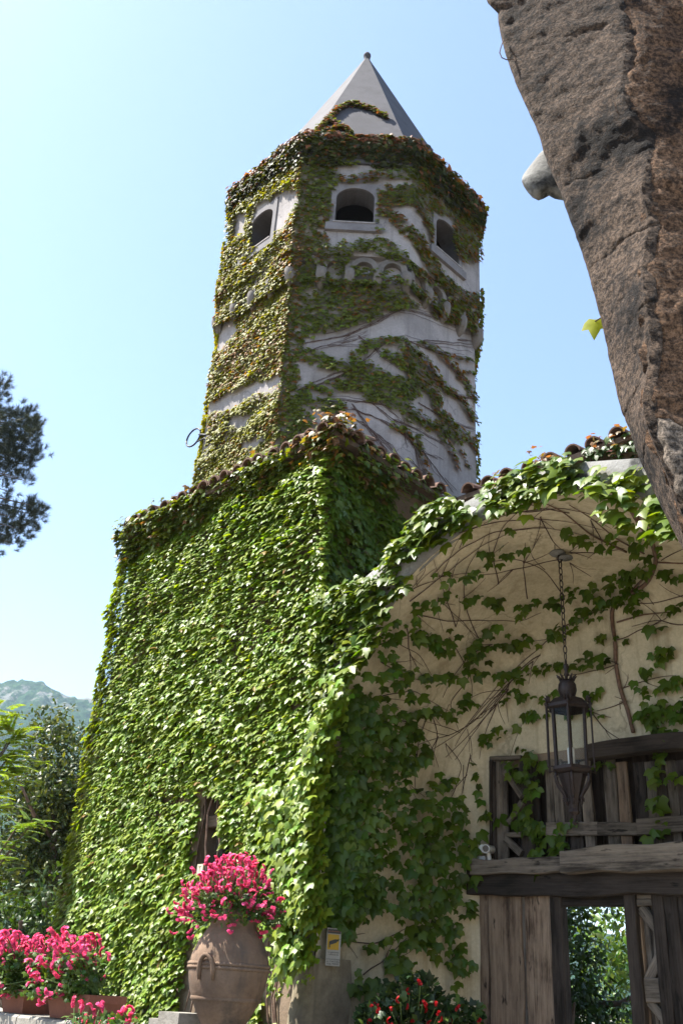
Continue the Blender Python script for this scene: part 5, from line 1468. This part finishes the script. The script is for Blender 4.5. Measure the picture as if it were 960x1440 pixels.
# big jar on its pedestal
JY = 8.1
jc = at_y(321, 1372, JY); JS = JY * .96 / 1300 * 1.0
zj = lambda y: at_y(321, y, JY).z
jr = (at_y(378, 1372, JY).x - at_y(264, 1372, JY).x) / 2
ped = thing('pedestal', 'pale stone pedestal block under the big terracotta jar', 'pedestal', (jc.x, jc.y, 0))
PZ = zj(1462)
mb = MB(); mb.box(Vector((jc.x, jc.y, PZ / 2)), D_ * .30, NIN * .30, UP * (PZ / 2)); mb.build('block', M['wall_stone'], ped)
sb = thing('stone_block', 'small pale stone block at the foot of the ivy just left of the big jar', 'stone', at_y(252, 1436, 8.3))
p = at_y(258, 1424, 8.3); mb = MB(); mb.box(p - UP * .3, D_ * .13, NIN * .14, UP * .3); mb.build('block', M['wall_stone'], sb); 
p2 = at_y(238, 1431, 8.45); mb = MB(); mb.box(p2 - UP * .3, D_ * .10, NIN * .12, UP * .29); mb.build('lower_block', M['wall_stone'], sb)
jar = thing('flower_jar', 'large weathered terracotta jar with rope bands and loop handles, full of pink geraniums', 'jar', (jc.x, jc.y, PZ))
z0 = PZ
prof_px = [(1462, .42), (1440, .56), (1420, .74), (1400, .88), (1385, .95), (1372, .985), (1362, 1.0), (1352, .985), (1340, .94), (1325, .83), (1312, .70), (1305, .615), (1300, .585), (1294, .60), (1290, .68), (1286, .72), (1281, .72), (1279, .66), (1282, .56), (1300, .5)]
prof = [(r * jr, zj(y)) for y, r in prof_px]
fine = []
for (r0, a), (r1, b2) in zip(prof[:-1], prof[1:]):
    for i in range(3): t = i / 3; fine.append((r0 + (r1 - r0) * t, a + (b2 - a) * t))
fine.append(prof[-1])
mb = MB(); mb.lathe(fine, (jc.x, jc.y, 0), 48, lambda i, k, r, z: mnoise.noise((cos(k * pi / 24) * 1.5, sin(k * pi / 24) * 1.5, z * 4)) * .008)
mb.build('body', M['terracotta'], jar, True)
def rope(z, r):
    mb = MB(); n = 66
    for j in range(2):
        rows = []
        for i in range(n * 3 + 1):
            a = 2 * pi * i / (n * 3); b2 = 1 + .22 * sin(n * a + j * pi)
            c = Vector((jc.x + r * cos(a), jc.y + r * sin(a), z - j * .026)); d = Vector((cos(a), sin(a), 0))
            rows.append([c + d * .013 * b2 * cos(q) + UP * .014 * b2 * sin(q) for q in np.linspace(-pi * .6, pi * .6, 6)])
        mb.grid(rows)
    mb.build('rope_band', M['terracotta'], jar, True)
rope(zj(1357.5), jr * .99)
mb = MB(); mb.lathe([(jr * .845, zj(1409)), (jr * .868, zj(1407)), (jr * .868, zj(1404)), (jr * .862, zj(1402.5))], (jc.x, jc.y, 0), 40); mb.build('band', M['terracotta'], jar, True)
for ah in (radians(-118), radians(62)):
    d = Vector((cos(ah), sin(ah), 0)); s = Vector((-sin(ah), cos(ah), 0)); c = Vector((jc.x, jc.y, 0))
    mb = MB(); pts = []
    for q in np.linspace(0, pi, 13): pts.append(c + s * (.062 * cos(q)) + d * (jr * (.97 - .02 * sin(q)) + .012 + .025 * sin(q)) + UP * (zj(1366) + .10 * sin(q) - .0))
    pts = [pts[0] - UP * .07 - d * .008] + pts + [pts[-1] - UP * .07 - d * .008]
    mb.tube(pts, [.010] + [.019] * 13 + [.010], 8); mb.build('handle', M['terracotta'], jar, True)
mb = MB(); mb.lathe([(.0, zj(1287)), (jr * .58, zj(1287))], (jc.x, jc.y, 0), 24); mb.build('soil', M['soil'], jar)
g = thing('geranium', 'big mound of pink geraniums spilling over the rim of the large terracotta jar', 'flowers', (jc.x, jc.y, zj(1285)))
hpx = [(305, 1215), (318, 1218), (290, 1222), (330, 1225), (345, 1232), (352, 1228), (325, 1238), (310, 1232), (298, 1240), (280, 1235), (270, 1245), (262, 1255), (256, 1264), (252, 1275), (262, 1285), (254, 1292), (264, 1298), (266, 1308), (258, 1252), (275, 1258), (290, 1255), (305, 1252), (320, 1250), (335, 1248), (348, 1245), (300, 1265), (285, 1270), (272, 1275), (315, 1265), (325, 1270), (338, 1258), (322, 1275), (352, 1262), (356, 1270), (340, 1268), (372, 1275), (375, 1282), (382, 1278), (394, 1268), (345, 1286), (374, 1290), (326, 1300), (332, 1296), (362, 1298), (366, 1312), (317, 1316), (300, 1285), (289, 1284), (355, 1255), (268, 1265), (310, 1242), (340, 1240), (392, 1302), (285, 1246), (330, 1232), (278, 1250), (296, 1230), (265, 1272), (312, 1258), (348, 1272)]
hd = []
for x, y in hpx:
    r = np.hypot((x - 322) / 75, (y - 1275) / 60); hd.append(at_y(x, y, JY - .32 * sqrt(max(0, 1 - min(1, r) ** 2)) + random.uniform(-.08, .16)))
hd += [p + Vector((random.gauss(0, .035), random.gauss(.02, .04), random.gauss(0, .035))) for p in hd]
for _ in range(26): hd.append(Vector((jc.x + random.gauss(0, .17), jc.y + random.uniform(.0, .38), zj(1285) + random.uniform(.1, .35))))
lv = []
for _ in range(1500):
    a, q = random.uniform(0, 2 * pi), random.random() ** .5; lv.append((jc.x + q * .36 * cos(a) + .03, jc.y + q * .34 * sin(a), zj(1287) + random.uniform(-.04, .30) * (1.1 - q * .6) - .10 * max(0, q - .75) * 4 * random.random()))
hd += [p + Vector((random.gauss(0, .04), random.gauss(.0, .03), random.gauss(0, .04))) for p in hd[:60]]
hd += [Vector((jc.x + .30 * q * cos(a) - .01, jc.y - .02 + .28 * q * sin(a), zj(1272) + .36 * (1 - q * q) ** .5 * random.uniform(.85, 1.08))) for q, a in ((random.random() ** .5, random.uniform(0, 2 * pi)) for _ in range(120))]
geranium(g, hd, .036, (PINK, ROSE, .7), lv, .042, lambda p: Vector((jc.x, jc.y, zj(1290))) + (Vector((p.x - jc.x, p.y - jc.y, 0)) * .35))
# scarlet geraniums in the shade by the gate
rp = at_y(585, 1405, 9.2)
g = thing('geranium', 'dark leafed scarlet geraniums growing in the shade left of the timber gate', 'flowers', (rp.x, rp.y, 0))
def Z6(x, y): return (400 + x / 3.2, 1280 + y / 3.2)
hd = [at_y(*Z6(x, y), 8.85 + random.uniform(-.15, .15)) for x, y in ((600, 320), (610, 328), (520, 405), (548, 430), (385, 440), (400, 432), (425, 430), (428, 445), (478, 452), (622, 415), (618, 432), (628, 445), (680, 432), (690, 470), (695, 485), (390, 508), (478, 500), (560, 370), (575, 510), (480, 515), (660, 520), (740, 500), (520, 520), (870, 505), (780, 440))]
lv = []
for _ in range(2200):
    x, y = random.uniform(320, 900), random.uniform(250, 700)
    top = np.interp(x, [320, 420, 470, 530, 600, 660, 720, 800, 900], [440, 380, 320, 290, 280, 300, 380, 400, 440])
    if y > top + random.uniform(-15, 25): lv.append(at_y(*Z6(x, y), 9.15 + random.uniform(-.28, .3)))
geranium(g, hd, .034, (SCARLET, SCARLET, .5), lv, .075, lambda p: Vector((rp.x + (p.x - rp.x) * .5, rp.y, 1.2)), (.022, .045, .012))
pt = thing('planter', 'shaded terracotta planter under the scarlet geraniums by the gate', 'planter', (rp.x, rp.y, 0))
mb = MB(); mb.lathe([(.0, .0), (.36, .0), (.48, 1.05), (.52, 1.06), (.52, 1.15), (.46, 1.16), (.44, 1.1), (0, 1.1)], (rp.x, rp.y, .004), 28); mb.build('body', M['trough'], pt, True)

# ------------------------------------------------------------------ trees behind the house
def limb_tree(root, base, top, r0, nl, spread, mat, rs):
    base, top = Vector(base), Vector(top); mb = MB(); n = 7; pts = [base + (top - base) * i / n + Vector((rs.gauss(0, .05), rs.gauss(0, .05), 0)) * min(i, 3) for i in range(n + 1)]
    mb.tube(pts, [r0 * (1 - .8 * i / n) for i in range(n + 1)], 8)
    ends = []
    for i in range(nl):
        k = rs.randint(2, n - 1); a = rs.uniform(0, 2 * pi); L = spread * rs.uniform(.5, 1)
        e = pts[k] + Vector((cos(a) * L, sin(a) * L, L * rs.uniform(.2, .8))); m_ = (pts[k] + e) / 2 + Vector((0, 0, -.1 * L))
        mb.tube([pts[k], m_, e], [r0 * .4, r0 * .25, r0 * .08], 5); ends.append(e)
    mb.build('trunk', mat, root, True)
    return ends
def leafy_tree(name, label, cat, base, top, crowns, dens, leaf, col, alt, seed, shape='oval', grp=None, droop=.0):
    rs = random.Random(seed); root = thing(name, label, cat, base, grp)
    limb_tree(root, base, top, .16, 9, 1.4, M['bark'], rs)
    Ps, outs = [], []
    for (c, r, sz) in crowns:
        n = int(dens * r[0] * r[1] * r[2]); c = np.array(c); r = np.array(r)
        # leaf clumps through the crown's volume
        nc = max(8, n // 26); d = nz(rng.normal(0, 1, (nc, 3))); q = rng.random((nc, 1)) ** .42
        cc_ = c + d * q * r * (.8 + .45 * vnoise(d * 2 + c, 1.3)[:, None])
        P = np.repeat(cc_, 26, axis=0) + rng.normal(0, 1, (nc * 26, 3)) * sz
        Ps.append(P); outs.append(nz(np.repeat(d, 26, axis=0) + rng.normal(0, .7, P.shape) + np.array((0, 0, .45))))
    P = np.concatenate(Ps); nn = np.concatenate(outs); n = len(P)
    tip = nz(rng.normal(0, 1, (n, 3)) + nn * .3 - np.array((0, 0, droop)))
    X, Y, Z = blade_frames(nn, tip)
    leaf_field(root, P, X, Y, Z, rng.uniform(.65, 1.25, n) * leaf, tints(n, col, .25, alt, .3), shape=shape, mat=M['tree_leaf'], indiv=60, part='crown')
    return root
def Cp(x, y, Y): return tuple(at_y(x, y, Y))
b0 = at_y(85, 1395, 19)
leafy_tree('magnolia_tree', 'tall dark glossy evergreen tree between the ivy house and the pale fronds', 'tree', (b0.x, b0.y, 0), Cp(75, 1060, 19),
           [(Cp(75, 1045, 19), (.6, .6, .75), .16), (Cp(100, 1110, 19), (1.0, 1, .9), .2), (Cp(60, 1130, 19), (.9, .9, 1.0), .2), (Cp(85, 1200, 19.5), (1.3, 1, 1.0), .2), (Cp(110, 1270, 19), (.9, .9, .8), .2), (Cp(40, 1230, 19.5), (.9, .8, .9), .2), (Cp(125, 1180, 20), (.8, .8, .9), .2)],
           3600, .12, (.04, .06, .010), (.13, .14, .022), 1)
b0 = at_y(20, 1420, 15)
leafy_tree('laurel_bush', 'low dark glossy laurel bush behind the flower troughs', 'bush', (b0.x, b0.y, 0), Cp(50, 1300, 15),
           [(Cp(50, 1290, 15), (.85, .7, .6), .14), (Cp(85, 1320, 15), (.6, .6, .45), .12), (Cp(0, 1310, 15), (.6, .6, .6), .12), (Cp(60, 1360, 15), (1.0, .7, .6), .14)], 3200, .11, (.026, .052, .010), (.07, .12, .018), 2)
def frond_tree(name, label, tips, base, col, seed):
    rs = random.Random(seed); root = thing(name, label, 'tree', base); Ps, Xs, Ys, Zs, S = [], [], [], [], []
    mb = MB(); bb = Vector(base)
    hub = bb + (Vector(tips[0][0]) - bb) * .55; hub.x -= .6
    mb.tube([bb, (bb + hub) / 2, hub], [.09, .07, .05], 7)
    for (c, r, nfr) in tips:
        c = Vector(c); mb.tube([hub, (hub + c) / 2 + Vector((0, 0, .12)), c], [.035, .022, .01], 5)
        for i in range(nfr):
            s = c + Vector((rs.gauss(0, r), rs.gauss(0, r), rs.gauss(0, r * .6))); a = rs.uniform(-.9, 2.2); L = rs.uniform(.2, .38)
            d = Vector((cos(a), rs.uniform(-.8, .3), rs.uniform(-.1, .45))).normalized(); side = d.cross(UP).normalized(); upv = side.cross(d)
            for j in range(15):
                t = j / 14; p = s + d * L * t - UP * .22 * L * t * t
                for sg in (-1, 1):
                    Ps.append(p); y = (side * sg + d * .35 - UP * .15).normalized(); Ys.append(y); Zs.append(upv); S.append(.075 * (1 - .5 * t) * rs.uniform(.8, 1.1))
    mb.build('trunk', M['bark'], root, True)
    P = np.array([tuple(p) for p in Ps]); n = len(P)
    X, Y, Z = blade_frames(np.array([tuple(z) for z in Zs]) + rng.normal(0, .25, (n, 3)), np.array([tuple(y) for y in Ys]))
    leaf_field(root, P, X, Y, Z, np.array(S), tints(n, col, .18, (.15, .20, .02), .3), shape='oval', mat=M['tree_leaf'], indiv=40, part='crown')
frond_tree('mimosa_tree', 'feathery bright lime green tree at the left picture edge below the mountain',
           [(Cp(2, 1022, 12.5), .10, 14), (Cp(10, 1045, 12.5), .10, 14), (Cp(0, 1075, 12.5), .14, 16), (Cp(12, 1082, 12.5), .10, 10), (Cp(-12, 1110, 12.5), .14, 14), (Cp(-10, 1135, 12.6), .1, 8), (Cp(-15, 1005, 12.5), .12, 12), (Cp(14, 1062, 12.4), .12, 16), (Cp(4, 1100, 12.4), .12, 14), (Cp(24, 1028, 12.5), .07, 8)], Cp(-60, 1420, 12.5)[:2] + (0,), (.21, .29, .016), 5)
frond_tree('mimosa_sapling', 'small feathery green sapling in front of the dark evergreen tree', 
           [(Cp(25, 1162, 13.5), .10, 8), (Cp(46, 1156, 13.5), .08, 7), (Cp(10, 1185, 13.5), .12, 8), (Cp(0, 1215, 13.5), .12, 7), (Cp(-5, 1265, 13.5), .08, 5), (Cp(-4, 1330, 13.0), .08, 6)], Cp(-30, 1420, 13.5)[:2] + (0,), (.12, .20, .018), 6)
# stone pine at the left edge
pine = thing('pine_tree', 'dark pine tree whose branches reach in from the left picture edge', 'tree', tuple(at_y(-110, 1400, 26))[:2] + (0,))
pb = Vector(pine.location); pt_ = at_y(-120, 430, 26)
mb = MB(); mb.tube([pb, pb.lerp(pt_, .35) + Vector((.2, 0, 0)), pb.lerp(pt_, .7), pt_], [.34, .27, .2, .07], 10)
clumps = [(0, 540, 14, 16), (-10, 560, 20, 18), (22, 590, 26, 22), (40, 585, 14, 12), (45, 600, 12, 12), (8, 610, 34, 30), (30, 620, 26, 24), (-12, 640, 34, 36), (15, 645, 26, 20), (48, 603, 12, 14), (50, 634, 13, 7), (60, 636, 9, 6), (40, 645, 14, 7), (30, 652, 14, 6), (10, 665, 18, 8), (28, 672, 14, 7), (36, 676, 7, 5), (10, 690, 14, 8), (0, 705, 10, 10), (50, 712, 12, 11), (58, 722, 8, 12), (40, 722, 18, 14), (20, 728, 24, 14), (0, 730, 20, 16), (30, 745, 20, 12), (8, 752, 22, 14), (-10, 765, 18, 14), (20, 765, 14, 8), (-50, 560, 30, 30), (-60, 640, 40, 40), (-45, 730, 35, 25), (-100, 500, 40, 40), (-120, 600, 50, 40), (-110, 700, 50, 30)]
Ps, Ys = [], []
for x, y, rx, ry in clumps:
    c = at_y(x, y, 26 + random.uniform(-.5, .5)); s = c.y * 1.2 / 1300
    mb.tube([pb.lerp(pt_, min(1, max(.3, (1400 - y - 30) / 980))), (c + pb.lerp(pt_, min(1, (1400 - y) / 980))) / 2 - UP * .1, c], [.06, .04, .012], 5)
    for k in range(max(7, int(rx * ry / 8))):
        d = nz(rng.normal(0, 1, (1, 3)))[0] * rng.random() ** .4; p = np.array(c) + d * np.array((rx * s, rx * s, ry * s)) * 1.05
        o = nz((d * .6 + np.array((.25, -.1, .55)))[None])[0]
        m_ = 42; dirs = nz(np.tile(o, (m_, 1)) * .75 + rng.normal(0, .55, (m_, 3))); Ps.append(np.tile(p, (m_, 1)) + dirs * .02 + o * rng.random((m_, 1)) * .14); Ys.append(dirs)
mb.build('trunk', M['bark'], pine, True)
P = np.concatenate(Ps); Y = np.concatenate(Ys); n = len(P); X, Y, Z = blade_frames(rng.normal(0, 1, (n, 3)), Y)
leaf_field(pine, P, X, Y, Z, rng.uniform(.13, .22, n), tints(n, (.022, .033, .015), .2, (.05, .05, .017), .3), shape='needle', mat=M['needle'], indiv=0, part='needles')
# garden seen through the gate
b0 = at_y(815, 1440, 14.3)
leafy_tree('garden_shrub', 'dense shrub in the garden seen through the left of the gate opening', 'bush', (b0.x, b0.y, 0), Cp(812, 1380, 14.3),
           [(Cp(812, 1420, 14.2), (.5, .5, .9), .12), (Cp(802, 1330, 14.4), (.42, .5, .7), .12), (Cp(845, 1430, 14.2), (.5, .5, .45), .12), (Cp(815, 1278, 14.4), (.42, .4, .22), .10)], 5000, .10, (.024, .052, .011), (.045, .09, .016), 8, droop=.6)
b0 = at_y(880, 1440, 24)
leafy_tree('garden_tree', 'sunlit light green tree in the garden seen through the gate opening', 'tree', (b0.x, b0.y, 0), Cp(905, 1250, 24),
           [(Cp(850, 1310, 23.5), (.9, .8, .55), .2), (Cp(885, 1345, 24), (.45, .8, .35), .2), (Cp(860, 1390, 24), (.8, .8, .7), .2), (Cp(885, 1435, 24), (.7, .8, .6), .2), (Cp(835, 1265, 24), (.7, .8, .2), .2), (Cp(905, 1265, 24), (.3, .6, .2), .2)], 800, .2, (.075, .14, .018), (.15, .19, .03), 9)

# ------------------------------------------------------------------ foreground stone arch
farch = thing('stone_arch', 'dark rough stone arch close by on the right, its voussoirs edged by crumbling brown render', 'arch', (1.1, 2.65, 0))
SIL = [(560, -330), (610, -200), (655, -90), (675, -20), (683, 2), (697, 16), (699, 40), (704, 62), (714, 92), (722, 115), (733, 140), (746, 168), (755, 190), (762, 215), (775, 248), (785, 268), (793, 292), (802, 318), (812, 345), (822, 378), (832, 412), (841, 445), (848, 480), (853, 505), (859, 530), (866, 560), (872, 582), (882, 604), (893, 635), (903, 660), (915, 686), (927, 712), (941, 740), (956, 768), (985, 830), (1020, 930), (1045, 1100), (1073, 1300), (1122, 1650), (1212, 2300)]
ARR = [(760, -330), (800, -200), (845, -90), (862, -20), (868, 2), (872, 16), (878, 40), (880, 62), (876, 92), (872, 115), (878, 140), (888, 168), (905, 190), (912, 215), (905, 248), (902, 268), (908, 292), (912, 318), (906, 345), (902, 378), (905, 412), (910, 445), (913, 480), (912, 505), (908, 530), (903, 560), (905, 582), (912, 604), (924, 635), (934, 660), (944, 686), (954, 712), (966, 740), (980, 768), (1010, 830), (1040, 930), (1072, 1100), (1102, 1300), (1154, 1650), (1250, 2300)]
JOINT = [-330, -215, -105, -12, 37, 85, 152, 268, 378, 487, 585, 662, 930, 1090, 1270, 1480, 1740, 2300]
yb, yf = 2.95, 2.66
SY = [p[1] for p in SIL]
def arch_edge(y, which):
    L = SIL if which == 's' else ARR; x = np.interp(y, [q[1] for q in L], [q[0] for q in L]); return at_y(x, y, yb if which == 's' else yf)
def fbm(p, s, o=4):
    r = 0; a = 1
    for i in range(o): r += mnoise.noise(p * s) * a; s *= 2.1; a *= .55
    return r
for ji, (ya, yb_) in enumerate(zip(JOINT[:-1], JOINT[1:])):
    nr = min(85, max(14, int((yb_ - ya) / 3.2))); nc = 34
    mb = MB(); rows = []
    for i in range(nr + 1):
        t = i / nr
        wv = lambda jid, q: 7 * mnoise.noise((jid * 5.3, q * 3.5, 4.1)) + 3 * mnoise.noise((jid * 2.3, q * 11, 1.1))
        y = ya + (yb_ - ya) * t
        # joints climb towards the right like radial cuts
        s = arch_edge(y, 's'); f = arch_edge(y - 58, 'f')
        up_n = Vector((-.55, -.72, -.42)).normalized()
        row = [s + Vector((.55, .10, .28)), s + Vector((.16, .05, .09))]
        for j in range(nc + 1):
            q = j / nc; yy = y + wv(ji, q) * (1 - t) + wv(ji + 1, q) * t
            p = arch_edge(yy, 's').lerp(arch_edge(yy - 58, 'f'), q)
            edge = min(t, 1 - t) * (yb_ - ya) / 7.0
            sid = ji if t < .5 else ji + 1; jn = .45 + 1.1 * mnoise.noise((sid * 7.7, q * 2.6, 0.5)); edge = edge + .25 * mnoise.noise((sid * 3.1, q * 9, 2))
            rec = max(0, 1 - max(0, edge) * 1.5) ** 2 * .010 * max(.0, min(1, jn))
            rnd = (max(0, 1 - q / .07) ** 2) * .025
            h = .012 * sin(pi * min(1, q * 1.05)) + fbm(p, 16, 5) * .009 + fbm(p, 5, 2) * .010 - rec - rnd
            row.append(p + up_n * h)
        row.append(f + Vector((.05, .0, .03)))
        rows.append(row)
    mb.grid(rows)
    mb.build('voussoir', M['tuff'], farch, True)
# crumbling render: a thick ragged sheet from the stones outward, with its own relief
mb = MB(); rows = []; rows_p = []
ys = list(np.concatenate([np.linspace(-330, 930, 230), np.linspace(945, 2300, 90)]))
for y in ys:
    f = arch_edge(y, 'f'); row = []
    rag = fbm(Vector((y * .012, 3.3, 0)), 1.0, 4) * .055
    for j in range(62):
        q = j / 61; d = Vector((1.0, -.06, .30)); p = f + d * (-.015 + rag * (1 - q) * (q < .2) + q * 1.3)
        h = fbm(p, 5, 3) * .011 + fbm(p + Vector((5, 5, 5)), 20, 4) * .008
        crack = abs(fbm(p + Vector((2, 8, 1)), 4.3, 3)); h -= max(0, .022 - crack) * .55
        flake = fbm(p + Vector((9, 2, 4)), 3.1, 4); h -= .012 * min(1, max(0, flake - .12) * 14)
        edge = max(0, 1 - j / 3.0)
        row.append(p + Vector((-.25, -1, -.35)).normalized() * (h + .006 - edge * .03))
    rows.append(row)
mb.grid(rows); mb.build('render_face', M['old_render'], farch, True)
# paler patch of newer render low on the face, following the same surface
mb = MB(); rows = []
for i in range(50):
    t = i / 49; y = 588 + 230 * t; f = arch_edge(y, 'f'); row = []
    q0 = .010 + .02 * mnoise.noise((y * .05, 1, 1)) + .03 * max(0, .12 - t) / .12; q1 = np.interp(t, [0, .12, .4, 1], [.06, .14, .22, .26]) + .03 * mnoise.noise((y * .04, 7, 1))
    for j in range(24):
        k = j / 23; q = q0 + (q1 - q0) * k; p = f + Vector((1.0, -.06, .30)) * q
        e = min(k * (q1 - q0) / .02, (1 - k) * (q1 - q0) / .02, t * 14, (1 - t) * 14)
        h = fbm(p, 5, 3) * .011 + .022 - .03 * max(0, 1 - e) + fbm(p, 22, 3) * .003
        row.append(p + Vector((-.25, -1, -.35)).normalized() * h)
    rows.append(row)
mb.grid(rows); mb.build('pale_patch', M['pale_patch'], farch, True)
mb = MB(); o0 = Vector((1.5, -.05, .5)); rows = []
for y in np.linspace(-330, 2300, 40):
    s, f = arch_edge(y, 's'), arch_edge(y, 'f'); rows.append([s + Vector((.5, .09, .25)), s + Vector((1.45, .1, .5)), f + Vector((1.27, -.055, .375))])
mb.grid(rows); mb.build('rear_face', M['old_render'], farch)
# roof tile poking out behind the arch
tl = thing('roof_tile', 'weathered pale grey broken roof tile jutting out from behind the foreground arch against the sky', 'roof tile', at_y(790, 250, 3.3))
mb = MB(); rows = []
for x, yt, yb2, dp in ((733.5, 251, 255, .012), (736, 247, 259, .03), (742, 241, 266, .045), (749, 231, 273, .055), (757, 221, 278, .06), (764, 214, 275.5, .062), (772, 208, 271.5, .06), (780, 203, 276, .062), (800, 196, 279, .065), (840, 190, 280, .065)):
    c0, c1 = at_y(x, yt, 3.32), at_y(x, yb2, 3.26); mid = (c0 + c1) / 2; hv = (c0 - c1) / 2; dv = Vector((.15, 1, .1)) * dp; row = []
    for k in range(21):
        a = 2 * pi * k / 20; sx = abs(cos(a)) ** .7 * (1 if cos(a) > 0 else -1); sy = abs(sin(a)) ** .7 * (1 if sin(a) > 0 else -1)
        p = mid + hv * sx + dv * sy; row.append(p + (Vector((0, 1, 0)) * fbm(p, 25, 3) + Vector((0, 0, 1)) * fbm(p + Vector((4, 4, 4)), 25, 3)) * .0035)
    rows.append(row)
mb.grid(rows); mb.poly(rows[0][:-1]); mb.poly(rows[-1][:-1]); mb.build('barrel', M['ring_stone'], tl, True)
# single leaf
lf = thing('vine_leaf', 'single yellow green vine leaf glowing against the sky at the edge of the foreground arch', 'leaf', at_y(836, 470, 3.2))
c = at_y(836, 452, 3.2); nrm = np.array([(-.35, -.75, -.45)]); tip = np.array([tuple(at_y(833, 492, 3.2) - c)])
LV2 = LEAF_V.copy(); X, Y, Z = blade_frames(nrm, tip); s = .105
V = np.array(c) + s * (LV2[:, 0:1] * X + LV2[:, 1:2] * Y + LV2[:, 2:3] * Z) - np.array(c)
me = mesh_from('leaf', V, LEAF_F, np.tile((.27, .29, .012), (len(V), 1)), M['leaf']); o = link_mesh('blade', me, None, lf); o.matrix_local = Matrix.Translation(c - Vector(lf.location))
mb = MB(); mb.tube([c, at_y(846, 446, 3.15), at_y(870, 430, 3.1)], .003, 5); mb.build('stalk', M['twig'], lf)
td = thing('tendril', 'thin dry tendril looping out from the top of the foreground arch', 'tendril', at_y(704, 65, 2.95))
mb = MB(); mb.tube([at_y(x, y, 2.93) for x, y in ((708, 55), (704, 66), (702, 74), (705, 81), (712, 84), (722, 83))], .0028, 5); mb.build('stem', M['twig'], td)

# ------------------------------------------------------------------ haze over the valley
mb = MB(); mb.box((0, 0, 239), (2600, 0, 0), (0, 2600, 0), (0, 0, 240))
m, nt, b = new_mat('valley_haze'); nt.nodes.remove(b)
pv = nt.nodes.new('ShaderNodeVolumePrincipled'); pv.inputs['Color'].default_value = (.62, .80, 1, 1); pv.inputs['Density'].default_value = 0.00013; pv.inputs['Anisotropy'].default_value = 0.3
nt.links.new(pv.outputs[0], nt.nodes['Material Output'].inputs['Volume'])
tag(mb.build('haze', m), kind='stuff')
